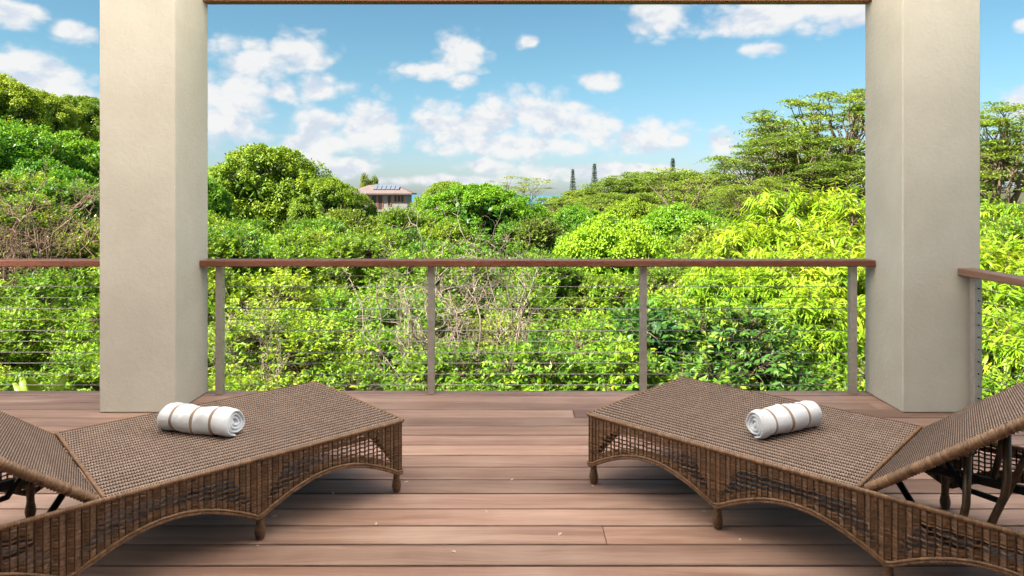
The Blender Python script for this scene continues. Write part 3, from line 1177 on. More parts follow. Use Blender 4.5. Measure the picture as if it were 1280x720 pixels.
def make_shrub(kind, seed, Hh, Rr, n_lump, n_spray, K, Ls, leaf_l, leaf_w, lk, lmat, wmat, droop=0.15, spread=0.8, tint0=0.5, tsd=0.16, root=4.5, twig=0.004, lump_r=(0.30, 0.46)):
    rg = np.random.default_rng(seed)
    # lumps make an uneven crown
    a = rg.uniform(0, 2 * math.pi, n_lump)
    rr = Rr * np.sqrt(rg.uniform(0.0, 1, n_lump)) * 0.74
    top = np.sqrt(np.clip(1 - (rr / Rr) ** 2 * 0.8, 0.1, 1))
    zc = Hh * (0.22 + rg.uniform(0, 1, n_lump) ** 0.7 * 0.58) * top
    lr = Rr * rg.uniform(lump_r[0], lump_r[1], n_lump)
    C = np.stack([rr * np.cos(a), rr * np.sin(a), zc], -1)
    C[:, 2] = np.minimum(C[:, 2], Hh - lr * 0.8)
    li = rg.choice(n_lump, n_spray, p=lr ** 2 / np.sum(lr ** 2))
    out = unit(C[li] * np.array([1, 1, 0.35]) + 1e-6)
    d = unit(rg.normal(size=(n_spray, 3)) * 0.8 + out * 0.55 + np.array([0, 0, .38]))
    B = C[li] + d * lr[li][:, None] * rg.uniform(0.55, 1.0, n_spray)[:, None] * np.array([1, 1, .85])
    ax = unit(d * 0.7 + rg.normal(size=(n_spray, 3)) * 0.45 + np.array([0, 0, .25 - droop]))
    ls = Ls * rg.uniform(.6, 1.25, n_spray)
    t_ = (np.arange(K) + 0.6) / K
    P = B[:, None] + ax[:, None] * (ls[:, None, None] * t_[None, :, None])
    side = unit(np.cross(ax, np.array([0, 0, 1.0]) + rg.normal(size=(n_spray, 3)) * .35))
    sg = np.where(np.arange(K) % 2 == 0, 1.0, -1.0)[None, :, None]
    LD = ax[:, None] * (0.45 + 0.5 * t_[None, :, None] ** 2) + side[:, None] * sg * spread + rg.normal(size=(n_spray, K, 3)) * 0.32 + np.array([0, 0, -droop])
    LN = np.array([0, 0, 1.0]) + rg.normal(size=(n_spray, K, 3)) * 0.42 + d[:, None] * 0.35
    ll = leaf_l * rg.uniform(.65, 1.2, (n_spray, K)) * (1 - 0.25 * t_[None, :])
    ti = tint0 + rg.normal(0, tsd, (n_spray, 1)) + rg.normal(0, .10, (n_spray, K)) + 0.16 * (t_[None, :] - .5)
    lump_t = rg.normal(0, .08, n_lump)
    ti = ti + lump_t[li][:, None]
    ll = ll.ravel()
    leaf = leaves(P.reshape(-1, 3), LD.reshape(-1, 3), LN.reshape(-1, 3), ll, ll * (leaf_w / leaf_l) * rg.uniform(.85, 1.15, ll.shape), lk, np.clip(ti.ravel(), 0, 1))
    # wood
    nst = max(3, n_lump // 5)
    sa = rg.uniform(0, 6.28, nst)
    s0 = np.stack([np.cos(sa) * Rr * .10, np.sin(sa) * Rr * .10, np.full(nst, -root)], -1)
    s1 = np.stack([np.cos(sa) * Rr * .22, np.sin(sa) * Rr * .22, np.full(nst, Hh * .12)], -1)
    w1 = tubes(limb(rg, s0, s1, 5, .05, .012), np.linspace(.075, .05, 5) * (Hh / 3), 6)
    li2 = rg.integers(0, nst, n_lump)
    w2 = tubes(limb(rg, s1[li2], C, 7, .16, .035), np.linspace(.040, .014, 7) * (Hh / 3), 5)
    w3p = limb(rg, C[li], B, 4, .15, .05)
    w3 = tubes(np.concatenate([w3p, (B + ax * ls[:, None])[:, None]], 1), np.array([2.2, 1.9, 1.5, 1.2, .5]) * twig, 3)
    # some bare crossing twigs
    nb = n_lump * 3
    b0 = C[rg.integers(0, n_lump, nb)]
    b1 = b0 + rdir(rg, nb) * Rr * .55 * rg.uniform(.4, 1, (nb, 1))
    w4 = tubes(limb(rg, b0, b1, 6, .22, .05), np.linspace(3.0, .9, 6) * twig, 4)
    proto(kind, Hh, Rr, join([w1, w2, w3, w4]), wmat, leaf, lmat)


def make_dome(kind, seed, Hh, Rr, n_bump, per, bump_r, leaf_l, leaf_w, lmat, tint0=0.5, lobes=9):
    """dense rounded mango crown: rosettes of leaves packed over lobed domes"""
    rg = np.random.default_rng(seed)
    # lobes
    la = np.arange(lobes) * 2.4 + rg.uniform(0, .5, lobes)
    lrr = Rr * np.sqrt((np.arange(lobes) + .3) / lobes) * .60
    LC = np.stack([lrr * np.cos(la), lrr * np.sin(la), Hh * (0.66 - 0.62 * (lrr / Rr) ** 1.5) + rg.normal(0, Hh * .03, lobes)], -1)
    LR = Rr * rg.uniform(.36, .50, lobes)
    cand = n_bump * 4
    li = rg.integers(0, lobes, cand)
    d = unit(rg.normal(size=(cand, 3)) + np.array([0, 0, .45]))
    Q = LC[li] + d * LR[li][:, None] * np.array([1, 1, .80 * Hh / (1.45 * Rr) + .25])
    # keep what is not buried in another lobe
    q = (Q[:, None, :] - LC[None]) / (LR[None, :, None] * np.array([1, 1, .80 * Hh / (1.45 * Rr) + .25]))
    ins = np.sum((np.linalg.norm(q, axis=-1) < .93), axis=1)
    ok = (ins == 0) & (Q[:, 2] > Hh * .10)
    Q, d = Q[ok][:n_bump], d[ok][:n_bump]
    Q[:, 2] *= Hh / max(Q[:, 2].max() + bump_r, .1)
    nb = len(Q)
    br = bump_r * rg.uniform(.65, 1.35, nb)
    bd = unit(rg.normal(size=(nb, per, 3)) + d[:, None] * .7 + np.array([0, 0, .35]))
    P = Q[:, None] + bd * (br[:, None, None] * rg.uniform(.0, 1, (nb, per, 1)) ** .35)
    LD = bd * .55 + rg.normal(size=(nb, per, 3)) * .5 + np.array([0, 0, -.40])
    LN = bd + np.array([0, 0, .6]) + rg.normal(size=(nb, per, 3)) * .3
    ti = tint0 + rg.normal(0, .12, (nb, 1)) + rg.normal(0, .11, (nb, per))
    l1 = leaves(P.reshape(-1, 3), LD.reshape(-1, 3), LN.reshape(-1, 3), leaf_l * rg.uniform(.7, 1.2, nb * per), leaf_w * rg.uniform(.8, 1.2, nb * per), 'dia', np.clip(ti.ravel(), 0, 1))
    # inner leaves close the crown, tinted darker as shade between clumps
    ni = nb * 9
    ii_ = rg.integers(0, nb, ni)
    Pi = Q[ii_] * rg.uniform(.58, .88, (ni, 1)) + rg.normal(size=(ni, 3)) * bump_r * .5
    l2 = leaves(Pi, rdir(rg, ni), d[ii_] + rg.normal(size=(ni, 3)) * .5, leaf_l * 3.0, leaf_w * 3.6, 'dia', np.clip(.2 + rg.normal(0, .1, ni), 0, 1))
    s0 = np.array([[0, 0, -9.0]])
    w1 = tubes(limb(rg, s0, np.array([[0, 0, Hh * .28]]), 6, .02, .01), np.linspace(.42, .30, 6) * Rr / 5, 8)
    w2 = tubes(limb(rg, np.repeat(np.array([[0, 0, Hh * .26]]), lobes, 0), LC, 6, .1, .03), np.linspace(.2, .08, 6) * Rr / 5, 6)
    jj = rg.integers(0, nb, nb // 2)
    near = np.argmin(np.linalg.norm(Q[jj][:, None] - LC[None], axis=-1), axis=1)
    w3 = tubes(limb(rg, LC[near], Q[jj], 5, .1, .03), np.linspace(.05, .015, 5) * Rr / 5, 4)
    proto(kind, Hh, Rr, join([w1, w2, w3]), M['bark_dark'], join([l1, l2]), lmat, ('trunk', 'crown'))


def make_albizia(kind, seed, Hh, Rr, n_pad, per, leaf, lmat, pad_r=(0.13, 0.26), sparse=1.0):
    """umbrella tree: pale spreading limbs carrying thin level tiers of fine foliage"""
    rg = np.random.default_rng(seed)
    a = rg.uniform(0, 6.28, n_pad)
    rr = Rr * np.sqrt(rg.uniform(.02, 1, n_pad)) * .90
    prof = np.sqrt(np.clip(1 - (rr / Rr) ** 2, 0, 1))
    tier = rg.choice([1.0, .90, .79, .67, .55, .44], n_pad, p=[.24, .22, .19, .16, .11, .08])
    z = Hh * (.30 + .70 * tier * (.62 + .38 * prof)) - Hh * .02
    C = np.stack([rr * np.cos(a), rr * np.sin(a), z], -1)
    C[:, 2] = np.minimum(C[:, 2] + rg.normal(0, Hh * .015, n_pad), Hh * .985)
    pr = Rr * rg.uniform(pad_r[0], pad_r[1], n_pad)
    q = rg.normal(size=(n_pad, per, 2)) * .42
    P = np.empty((n_pad, per, 3))
    P[..., 0] = C[:, None, 0] + q[..., 0] * pr[:, None]
    P[..., 1] = C[:, None, 1] + q[..., 1] * pr[:, None]
    r2 = np.sum(q ** 2, -1)
    P[..., 2] = C[:, None, 2] - r2 * pr[:, None] * .16 + rg.normal(size=(n_pad, per)) * pr[:, None] * .035 + .05 * pr[:, None] * np.sin(q[..., 0] * 9)
    LD = np.stack([rg.normal(size=(n_pad, per)), rg.normal(size=(n_pad, per)), rg.normal(size=(n_pad, per)) * .28], -1)
    LN = np.array([0, 0, 1.0]) + rg.normal(size=(n_pad, per, 3)) * .45
    ti = .5 + rg.normal(0, .13, (n_pad, 1)) + rg.normal(0, .12, (n_pad, per))
    l1 = leaves(P.reshape(-1, 3), LD.reshape(-1, 3), LN.reshape(-1, 3), leaf * rg.uniform(.6, 1.3, n_pad * per), leaf * .42 * rg.uniform(.7, 1.3, n_pad * per), 'dia', np.clip(ti.ravel(), 0, 1))
    ks = 7
    fork = np.array([[0, 0, Hh * .30]])
    sa = np.arange(ks) * 2 * math.pi / ks + rg.uniform(0, .5, ks)
    s1 = np.stack([np.cos(sa) * Rr * .36, np.sin(sa) * Rr * .36, Hh * rg.uniform(.52, .72, ks)], -1)
    w0 = tubes(limb(rg, np.array([[0.0, 0, -10]]), fork, 6, .02, .008), np.linspace(.5, .36, 6) * Hh / 18, 8)
    w1 = tubes(limb(rg, np.repeat(fork, ks, 0), s1, 7, .12, .02), np.linspace(.28, .13, 7) * Hh / 18, 6)
    nr = np.argmin(np.linalg.norm((C[:, None] - s1[None]) * np.array([1, 1, .6]), axis=-1), axis=1)
    w2 = tubes(limb(rg, s1[nr], C - np.array([0, 0, .01 * Hh]), 7, .14, .03), np.linspace(.12, .035, 7) * Hh / 18, 5)
    nt = n_pad * 5
    pi_ = rg.integers(0, n_pad, nt)
    e = C[pi_] + np.concatenate([rg.normal(size=(nt, 2)) * .5, rg.normal(size=(nt, 1)) * .05], 1) * pr[pi_][:, None]
    w3 = tubes(limb(rg, C[pi_] - np.array([0, 0, .012 * Hh]), e, 4, .1, .03), np.linspace(.035, .010, 4) * Hh / 18, 3)
    proto(kind, Hh, Rr, join([w0, w1, w2, w3]), M['bark'], l1, lmat, ('trunk', 'crown'))


def make_pine(kind, seed):
    rg = np.random.default_rng(seed)
    Hh = 16.0
    P, D = [], []
    w = [tubes(np.stack([np.zeros(8), np.zeros(8), np.linspace(-6, Hh, 8)], -1)[None], np.linspace(.22, .03, 8), 6)]
    A0, A1 = [], []
    for i in range(24):
        z = 2.0 + i * (Hh - 2.2) / 24
        L = 1.6 * (1 - i / 26) ** .85 + .10
        for k in range(6):
            an = k * math.pi / 3 + i * .4 + rg.uniform(-.15, .15)
            dr = np.array([math.cos(an), math.sin(an), .10])
            A0.append((0, 0, z))
            A1.append(tuple(np.array([0, 0, z]) + dr * L))
            for q in np.linspace(.2, 1, 8):
                for s in range(4):
                    P.append(np.array([0, 0, z]) + dr * L * q + rg.normal(size=3) * .05)
                    D.append(dr * .5 + rg.normal(size=3) * .6 + np.array([0, 0, .15]))
    w.append(tubes(np.stack([np.array(A0), np.array(A1)], 1), np.array([.04, .015]), 4))
    P = np.array(P)
    D = np.array(D)
    n = len(P)
    lf = leaves(P, D, np.array([0, 0, 1.0]) + rg.normal(size=(n, 3)) * .5, .42 * rg.uniform(.6, 1.2, n), .13, 'dia', np.clip(rg.normal(.5, .15, n), 0, 1))
    proto(kind, Hh, 2.2, join(w), M['bark_dark'], lf, M['leaf_pine'], ('trunk', 'crown'))


def make_tangle(kind, seed, Hh, Rr, n_main, leafy=0.5, wmat=None):
    """bare, crossing stems and twigs with a few dry leaves"""
    rg = np.random.default_rng(seed)
    b0 = np.concatenate([rg.normal(size=(n_main, 2)) * Rr * .35, np.full((n_main, 1), -2.5)], 1)
    b1 = np.concatenate([rg.normal(size=(n_main, 2)) * Rr * .6, rg.uniform(.45, 1.0, (n_main, 1)) * Hh], 1)
    m1 = limb(rg, b0, b1, 10, .20, .03)
    w = [tubes(m1, np.linspace(.034, .010, 10), 5)]
    cur = m1
    tips = []
    for lev, (cnt, ln, r0, r1) in enumerate(((6, .44, .014, .006), (4, .28, .0075, .0035), (2, .16, .005, .0022))):
        n, p, _ = cur.shape
        src = np.repeat(np.arange(n), cnt)
        at_i = rg.integers(p // 3, p, len(src))
        st_ = cur[src, at_i]
        tg = unit(cur[src, np.minimum(at_i, p - 1)] - cur[src, at_i - 1])
        dr = unit(tg * .6 + rg.normal(size=tg.shape) * .75 + np.array([0, 0, .12]))
        L = Hh * ln * rg.uniform(.4, 1.2, (len(src), 1))
        cur = limb(rg, st_, st_ + dr * L, 6, .20, .05)
        w.append(tubes(cur, np.linspace(r0, r1, 6), 3 if lev else 4))
        tips.append(cur[:, -1])
    tp = tips[-1]
    n = int(len(tp) * leafy)
    pick = rg.permutation(len(tp))[:n]
    P = tp[pick] + rg.normal(size=(n, 3)) * .03
    lf = leaves(P, rdir(rg, n) + np.array([0, 0, -.3]), rdir(rg, n), .07 * rg.uniform(.6, 1.2, n), .03, 'fold', np.clip(rg.normal(.5, .2, n), 0, 1))
    proto(kind, Hh, Rr, join(w), wmat or M['bark_grey'], lf, M['leaf_dry'], ('branches', 'dry_leaves'))


# prototypes -------------------------------------------------------
for i in range(4):      # small-leaved shrub, loose sprays
    make_shrub('shrub', 20 + i, 3.0, 1.45, 15, 1250, 12, .25, .094, .040, 'fold', M['leaf_shrub'], M['bark'], tint0=.52, lump_r=(.22, .40))
for i in range(3):      # mid-distance shrub
    make_shrub('bush', 40 + i, 3.6, 2.0, 17, 2100, 11, .30, .125, .056, 'dia', M['leaf_shrub'], M['bark'], tint0=.50, twig=.006, lump_r=(.22, .40))
for i in range(2):      # large-leaved glossy shrub
    make_shrub('glossy', 60 + i, 2.8, 1.4, 17, 720, 9, .22, .155, .062, 'fold', M['leaf_glossy'], M['bark_dark'], droop=.30, tint0=.42, tsd=.2, twig=.005)
for i in range(3):      # drooping strap-leaved
    make_shrub('strap', 70 + i, 4.4, 1.7, 26, 1000, 14, .34, .31, .042, 'strap', M['leaf_bamboo'], M['bark'], droop=.38, spread=.9, tint0=.52, twig=.0055)
for i in range(2):
    make_dome('mango', 80 + i, 9.0, 6.4, 340, 130, .54, .25, .11, M['leaf_mango'], tint0=.66, lobes=11)
for i in range(2):
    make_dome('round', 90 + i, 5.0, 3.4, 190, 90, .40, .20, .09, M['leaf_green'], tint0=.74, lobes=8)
for i in range(3):
    make_albizia('albizia', 100 + i, 18.0, 9.0, 150, 240, .29, M['leaf_albizia'], (.11, .25))
make_albizia('albizia_far', 110, 14.0, 9.0, 110, 170, .46, M['leaf_albizia'], (.15, .30))
make_albizia('albizia_thin', 111, 12.0, 8.0, 34, 90, .36, M['leaf_albizia'], (.14, .24))
make_pine('pine', 120)
for i in range(2):
    make_tangle('tangle', 130 + i, 2.6, 1.3, 9)
    make_tangle('thicket', 140 + i, 2.6, 1.5, 11, .8, M['bark_red'])

# placement --------------------------------------------------------
prng = random.Random(77)


def put(kind, name, label, cat, px, py, d, s, group=None, var=0, sz=1.0, leafmat=None, rz=None):
    """crown top at photo pixel (px, py) at distance d; its stem runs on down to the slope"""
    Hh = PROTO[kind][var % len(PROTO[kind])][0]
    x, y, z = at(px, py, d)
    z0 = z - Hh * s * sz
    return plant(kind, name, label, cat, (x, y, z0), s, prng.uniform(0, 6.28) if rz is None else rz, group, var, s * sz, leafmat)


LG = M['leaf_green']
LO = M['leaf_olive']
LR = M['leaf_round']
# far ground cover of trees, then nearer ones -----------------------
# umbrella trees on the far ridge
GR = 'umbrella trees on the far ridge'
for i, (px, py, d, s) in enumerate([(735, 236, 150, .85), (775, 222, 145, 1.0), (800, 214, 150, .95), (850, 213, 135, 1.0), (885, 216, 130, .8), (905, 232, 120, .8), (700, 244, 140, .7), (830, 238, 118, .75), (765, 240, 120, .7), (1010, 205, 130, 1.1), (1260, 180, 120, 1.2), (1180, 190, 120, 1.2)]):
    put('albizia_far', 'umbrella_tree', 'muted green flat topped umbrella tree on the far ridge', 'tree', px, py, d, s, GR)
put('albizia_thin', 'umbrella_tree', 'thin crowned umbrella tree standing alone against the sky beside the round mango', 'tree', 650, 219, 95, .62)
put('albizia_thin', 'umbrella_tree', 'sparse umbrella tree with bare pale limbs at the ridge foot', 'tree', 852, 208, 100, .95)
for px, py, d, s in ((716, 210, 230, .95), (743, 203, 230, 1.05), (841, 196, 200, 1.0)):
    put('pine', 'norfolk_pine', 'slim dark conifer spire poking above the far ridge', 'tree', px, py, d, s, 'conifers on the far ridge', sz=1.0)
# big umbrella trees on the right
put('albizia', 'umbrella_tree', 'tall tiered umbrella tree rising behind the front of the corner column', 'tree', 1052, 112, 62, 1.0, None, 0)
put('albizia', 'umbrella_tree', 'lower tiered umbrella tree leaning out beside the tall one', 'tree', 985, 165, 58, .78, None, 1)
put('albizia', 'umbrella_tree', 'tiered umbrella tree seen past the outer side of the corner column', 'tree', 1250, 128, 66, .95, None, 2)
put('albizia', 'umbrella_tree', 'umbrella tree whose tiers fill in below the tall one', 'tree', 1035, 190, 55, .6, None, 2)
put('albizia', 'umbrella_tree', 'small umbrella tree low in front of the tall one', 'tree', 945, 222, 50, .42, None, 2)
# mango trees
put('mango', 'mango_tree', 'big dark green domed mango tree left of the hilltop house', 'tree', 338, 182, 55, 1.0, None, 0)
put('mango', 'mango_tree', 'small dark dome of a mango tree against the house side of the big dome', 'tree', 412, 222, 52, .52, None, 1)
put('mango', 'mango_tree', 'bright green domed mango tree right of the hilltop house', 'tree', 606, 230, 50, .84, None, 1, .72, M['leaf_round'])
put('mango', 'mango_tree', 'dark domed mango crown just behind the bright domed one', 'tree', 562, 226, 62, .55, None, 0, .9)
put('round', 'round_tree', 'round bright green tree in mid slope below the far conifers', 'tree', 762, 264, 21, .50, None, 0, 1.0, M['leaf_round'])
put('round', 'round_tree', 'round deep green tree behind the strap leaved shrubs', 'tree', 855, 254, 44, .95, None, 1, .8)
put('round', 'round_tree', 'small round tree between the bright mango and the round tree', 'tree', 722, 254, 55, .7, None, 0, .8)
put('round', 'round_tree', 'round olive tree at the foot of the far ridge', 'tree', 790, 247, 70, .9, None, 1, .8, M['leaf_mango'])
# wooded hill at the left
HL = 'mango trees on the left hillside'
for i, (px, py, d, s) in enumerate([(-30, 84, 40, .62), (40, 112, 44, .5), (92, 118, 52, .55), (135, 140, 56, .6), (200, 165, 60, .6), (-120, 70, 38, .8)]):
    put('mango', 'mango_tree', 'dark crowned mango tree along the top of the steep hillside', 'tree', px, py, d, s, HL, i)
for i, (px, py, d, s) in enumerate([(20, 150, 30, .75), (95, 165, 32, .7), (-50, 140, 28, .9), (150, 190, 34, .8), (60, 195, 27, .6), (230, 215, 40, .8)]):
    put('round', 'round_tree', 'bright rounded tree part way up the steep hillside', 'tree', px, py, d, s, 'rounded trees on the hillside', i, 1.0, LG)

# bush layers filling the valley, far to near
ZONES = ((60, 'well past the plain column'), (122, 'just past the plain column'), (262, 'behind the plain column'), (340, 'by the first railing post'),
         (470, 'between first and second posts'), (600, 'by the second railing post'), (740, 'between second and third posts'), (860, 'by the third railing post'),
         (1000, 'between third and fourth posts'), (1085, 'by the fourth railing post'), (1228, 'behind the corner column'), (9999, 'beyond the side railing'))


def zone(px):
    return next(z for lim, z in ZONES if px < lim)


def fill(d, pxs, top, kind, label, group, smin, smax, jx=24, jy=8, nvar=3, mats=(None,), name='bush', jd=.08):
    for i, px in enumerate(pxs):
        x = px + prng.uniform(-jx, jx)
        yy_ = top(x) + prng.uniform(-jy, jy)
        if yy_ is None:
            continue
        lm = prng.choice(mats)
        word = {None: 'yellow green', LG: 'deep green', LO: 'dull olive', LR: 'vivid green'}[lm]
        put(kind, name, label.replace('@', zone(x)).replace('#', word), 'bush', x, yy_, d * prng.uniform(1 - jd, 1 + jd), prng.uniform(smin, smax), group, prng.randrange(nvar), prng.uniform(.9, 1.1), lm)


def prof(*pts):
    xs_ = [p_[0] for p_ in pts]
    ys_ = [p_[1] for p_ in pts]
    return lambda x: float(np.interp(x, xs_, ys_))


fill(78, range(560, 1420, 44), prof((560, 250), (700, 251), (900, 247), (1100, 240), (1420, 236)), 'bush', 'far # bush at the foot of the ridge', 'bushes at the foot of the ridge', 1.5, 2.0, 14, 2, mats=(LG, LO))
fill(46, range(250, 1300, 62), prof((250, 262), (420, 260), (445, 255), (505, 255), (530, 262), (700, 266), (900, 262), (1300, 250)), 'bush', 'distant # bush on the valley floor below the far trees', 'bushes on the valley floor', 1.3, 1.7, 20, 4, mats=(None, LG, LO))
fill(33, range(120, 1340, 70), prof((120, 230), (260, 262), (440, 266), (500, 276), (540, 298), (700, 302), (860, 284), (1000, 262), (1300, 250)), 'bush', 'loose # bush in the middle of the valley', 'bushes in mid valley', 1.1, 1.5, 24, 5, mats=(None, None, None, LG, LR, LO))
fill(24, range(-60, 1340, 74), prof((-60, 190), (110, 215), (200, 245), (300, 262), (400, 272), (470, 272), (540, 300), (700, 312), (760, 326), (850, 300), (960, 282), (1300, 262)), 'bush', '# bush on the near side of the valley', 'bushes on the near valley side', .9, 1.25, 26, 6, mats=(None, None, None, LG, LR, LO))
fill(17.5, range(-60, 1340, 80), prof((-60, 225), (110, 250), (200, 262), (300, 272), (420, 288), (560, 312), (700, 322), (760, 332), (850, 310), (960, 290), (1100, 275), (1300, 270)), 'bush', 'leafy # bush standing back down the slope, @', 'bushes on the slope below the deck', .75, 1.0, 28, 8, mats=(None, None, None, LG, LR, LO))
fill(12.8, range(-100, 1360, 100), prof((-100, 300), (110, 305), (200, 300), (300, 290), (420, 318), (560, 345), (640, 350), (700, 325), (850, 318), (960, 318), (1300, 300)), 'shrub', 'twiggy # shrub a few steps behind the railing, @', 'twiggy shrubs behind the railing shrubs', .95, 1.3, 28, 10, 4, (None, None, LG, LR, LO), 'shrub')
fill(9.8, [-90, 0, 90, 190, 290, 385, 470, 700, 790, 1010, 1110, 1230, 1330], prof((-100, 350), (110, 350), (200, 340), (300, 345), (400, 370), (520, 395), (700, 372), (850, 360), (960, 360), (1300, 350)), 'shrub', 'tall # shrub close behind the railing, @', 'shrubs close behind the railing', .80, 1.05, 22, 12, 4, (None, None, LG, LR), 'shrub')
fill(7.6, [-80, 40, 150, 310, 490, 1000, 1140, 1290], prof((-100, 420), (110, 415), (200, 420), (300, 430), (400, 415), (500, 398), (600, 440), (700, 415), (850, 400), (960, 425), (1300, 415)), 'shrub', 'low # shrub pressed against the deck edge, @', 'shrubs at the deck edge', .62, .8, 20, 14, 4, (None,), 'shrub')
# large-leaved shrubs right of centre
for i, (px, py, d, s, q) in enumerate([(860, 340, 8.6, 1.0, 'largest of three behind the third railing post'), (905, 372, 8.0, .72, 'between the third and fourth railing posts'), (818, 385, 7.8, .72, 'right behind the third railing post')]):
    put('glossy', 'glossy_shrub', 'dark glossy large leaved shrub, ' + q, 'shrub', px, py, d, s, 'glossy shrubs at the railing', i)
for i, (px, py, d, s, q) in enumerate([(715, 395, 7.8, .72, 'midway between the middle two posts'), (660, 425, 7.3, .55, 'lowest, beside the bare stem tangle'), (770, 405, 7.6, .6, 'just short of the third post')]):
    put('glossy', 'glossy_shrub', 'light green large leaved shrub ' + q, 'shrub', px, py, d, s, 'light glossy shrubs between the posts', i, 1.0, M['leaf_shrub'])
# strap-leaved shrubs on the right
for i, (px, py, d, s) in enumerate([(1045, 190, 13.5, 1.0), (1000, 226, 14.5, .95), (952, 262, 14.0, .85), (980, 245, 13.0, .8), (1080, 225, 12.0, 1.0), (1010, 275, 11.0, .75), (925, 300, 11.5, .62), (1060, 300, 10.0, .8), (985, 345, 9.5, .6), (1250, 300, 12.0, .9), (1310, 285, 11.0, .9), (1265, 350, 9.0, .7), (1180, 250, 13.0, .95), (1262, 222, 30.0, 1.3)]):
    put('strap', 'strap_leaved_shrub', ('tall' if d > 11.2 else 'low') + ' yellow green shrub of long drooping strap leaves, ' + zone(px), 'shrub', px, py, d, s, 'strap leaved shrubs at the right', i)
# dry tangles of bare stems
for i, (px, py, d, s, q) in enumerate([(62, 222, 16.0, .85, 'topmost'), (8, 262, 15.0, .7, 'lowest')]):
    put('thicket', 'bare_thicket', 'dry reddish brown thicket of bare twigs on the hillside, %s of two' % q, 'thicket', px, py, d, s, 'dry thickets on the hillside', i)
for i, (px, py, d, s, q) in enumerate([(592, 326, 9.6, .72, 'beside the second railing post'), (638, 318, 10.6, .7, 'midway between the second and third railing posts')]):
    put('tangle', 'bare_thicket', 'tangle of pale bare stems ' + q, 'thicket', px, py, d, s, 'bare stem tangles behind the railing', i)
for i, (px, py, d, s, q) in enumerate([(505, 345, 9.2, .5, 'just short of the second post'), (330, 395, 8.4, .42, 'near the first post')]):
    put('tangle', 'bare_thicket', 'pale twigs showing through the green shrubs ' + q, 'thicket', px, py, d, s, 'twigs among the shrubs', i)
# small tree by the house
put('bush', 'slender_tree', 'slender upright tree behind the hilltop house roof', 'tree', 461, 209, 122, .95, None, 0, 1.9, M['leaf_albizia'])

# broad upright leaves at the deck's far left edge
bl = tag(empty('broad_leaved_plant', (*at(45, 488, 5.5)[:2], -0.55)), 'clump of broad upright lime green leaves at the deck edge', 'plant')
for i, (px, w_, h_, ln) in enumerate([(20, .050, .46, -.10), (42, .060, .49, -.03), (60, .050, .46, .05), (76, .042, .41, .12), (8, .040, .40, -.14), (98, .038, .38, .18)]):
    x0 = at(px, 488, 5.5)[0] - bl.location.x
    pts, fs = [], []
    n = 9
    for k in range(n + 1):
        q = k / n
        wd = w_ * math.sin(math.pi * min(1, .04 + q * .96) ** 1.7) ** .7 + .002
        cx_ = x0 * (.25 + .75 * q) + ln * q * q * .3
        cz_ = h_ * q - .06 * q ** 3
        cy_ = .04 * (i % 3) - .10 * q * q * (1 if i % 2 else -1)
        pts += [(cx_ - wd, cy_ + .02, cz_), (cx_, cy_ - .022, cz_ + .004), (cx_ + wd, cy_ + .02, cz_)]
        if k:
            o_ = 3 * k
            fs += [(o_ - 3, o_ - 2, o_ + 1, o_), (o_ - 2, o_ - 1, o_ + 2, o_ + 1)]
    mb = MB()
    mb.add(pts, fs, True)
    lf = mb.build('leaf', M['leaf_banana'], bl, fix=False)
    at_ = lf.data.attributes.new('tint', 'FLOAT', 'POINT')
    at_.data.foreach_set('value', np.full(len(pts), .35 + .1 * i, dtype=np.float32))

# ------------------------------------------------------------------ hilltop house
HD = 110.0
hx, hy, hz = at(478, 256.5, HD)
k_ = HD / F
house = tag(empty('hilltop_house', (hx, hy, hz - 3.0), R(3)), 'pale house with brown hip roof and solar panels on the far hilltop', 'house')
Mh = {'wall': m_plain('house_wall', (0.24, 0.22, 0.20), 0.8), 'roof': m_plain('house_roof', (0.165, 0.12, 0.105), 0.8, var=.2, scale=3),
      'glass': m_plain('house_glass', (0.05, 0.05, 0.05), 0.15, 0.0, 0.6), 'frame': m_plain('house_trim', (0.30, 0.13, 0.08), 0.6),
      'solar': m_plain('solar_glass', (0.16, 0.18, 0.21), 0.25, 0.2, 0.8), 'curtain': m_plain('curtain', (0.6, 0.58, 0.55), 0.9)}
hl, hdp = 4.35, 3.2            # half length, half depth
mb = MB()
mb.box(-hl, hl, -hdp, hdp, -6.0, 4.95)
mb.build('wall', Mh['wall'], house)
rz_, rt = 4.95, 6.25
mb = MB()
e_ = .75
mb.add([(-hl - e_, -hdp - e_, rz_), (hl + e_, -hdp - e_, rz_), (hl + e_, hdp + e_, rz_), (-hl - e_, hdp + e_, rz_), (-hl + 2.2, 0, rt), (hl - 2.2, 0, rt),
        (-hl - e_, -hdp - e_, rz_ - .22), (hl + e_, -hdp - e_, rz_ - .22), (hl + e_, hdp + e_, rz_ - .22), (-hl - e_, hdp + e_, rz_ - .22)],
       [(0, 1, 5, 4), (1, 2, 5), (2, 3, 4, 5), (3, 0, 4), (0, 6, 7, 1), (1, 7, 8, 2), (2, 8, 9, 3), (3, 9, 6, 0), (6, 9, 8, 7)])
rf = mb.build('roof', Mh['roof'], house)
sl = (rt - rz_) / (hdp + e_)
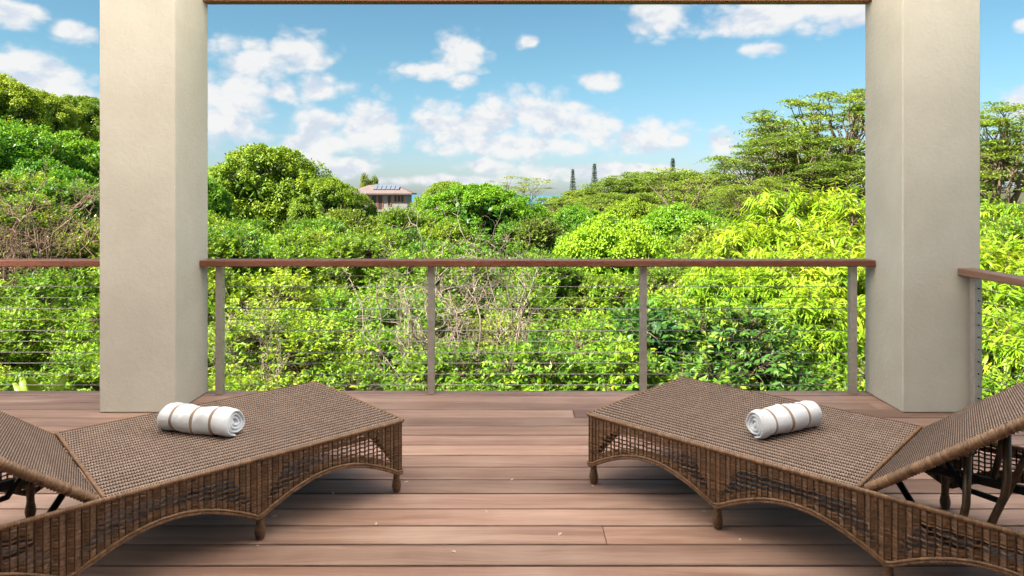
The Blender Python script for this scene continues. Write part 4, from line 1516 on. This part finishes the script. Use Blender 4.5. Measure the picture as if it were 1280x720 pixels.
for i in range(6):
    xa = -1.15 + i * .70
    mb = MB()
    y0_, y1_ = -2.55, -.55
    z0_, z1_ = rz_ + (y0_ + hdp + e_) * sl + .16, rz_ + (y1_ + hdp + e_) * sl + .30
    mb.add([(xa, y0_, z0_), (xa + .60, y0_, z0_), (xa + .60, y1_, z1_), (xa, y1_, z1_), (xa, y0_, z0_ - .05), (xa + .60, y0_, z0_ - .05), (xa + .60, y1_, z1_ - .05), (xa, y1_, z1_ - .05)],
           [(0, 1, 2, 3), (4, 7, 6, 5), (0, 4, 5, 1), (1, 5, 6, 2), (2, 6, 7, 3), (3, 7, 4, 0)])
    mb.build('solar_panel', Mh['solar'], rf)
for (xa, xb, za, zb, door) in [(-3.3, -2.5, 3.2, 4.6, 0), (-2.35, -1.6, 3.2, 4.6, 0), (-1.25, -.40, 2.3, 4.6, 1), (-.25, .55, 2.3, 4.6, 1), (1.25, 1.85, 2.9, 4.6, 0), (2.25, 2.75, 3.5, 4.6, 0), (2.8, 3.3, 3.5, 4.6, 0), (3.35, 3.8, 3.5, 4.6, 0)]:
    mb = MB()
    yf = -hdp - .03
    mb.box(xa, xa + .09, yf - .05, yf, za, zb)
    mb.box(xb - .09, xb, yf - .05, yf, za, zb)
    mb.box(xa + .09, xb - .09, yf - .05, yf, zb - .09, zb)
    mb.box(xa + .09, xb - .09, yf - .05, yf, za, za + .09)
    wn = mb.build('door' if door else 'window', Mh['frame'], house)
    gb = MB()
    gb.box(xa + .06, xb - .06, yf - .012, yf + .02, za + .06, zb - .06)
    gb.build('pane', Mh['glass'], wn)
mb = MB()
mb.box(-hl - .6, hl + .1, -hdp - 1.3, -hdp - .02, 2.05, 2.25)
mb.build('balcony', Mh['wall'], house)

# ------------------------------------------------------------------ fallen bits on the deck
drg = random.Random(9)
m_bit = m_plain('dry_bit', (0.62, 0.52, 0.38), 0.8)
for (px, py) in [(416, 617), (492, 621), (322, 683), (343, 646), (508, 603), (741, 608), (880, 640), (700, 668), (640, 600), (567, 690), (470, 655), (925, 675), (608, 640)]:
    x, y, _ = ground_pt(px, py)
    L = drg.uniform(.008, .018)
    mb = MB()
    mb.add([(-L, 0, .0), (0, -L * .45, .003), (L, 0, .001), (0, L * .45, .004), (0, 0, .0065)], [(0, 1, 4), (1, 2, 4), (2, 3, 4), (3, 0, 4), (0, 3, 2, 1)])
    o = mb.build('leaf_fragment', m_bit)
    o.location = (x, y, .0005)
    o.rotation_euler = (0, 0, drg.uniform(0, 6.28))
    tag(o, 'tiny pale dry leaf fragment lying on the deck boards', 'leaf', 'dry leaf fragments on the deck')
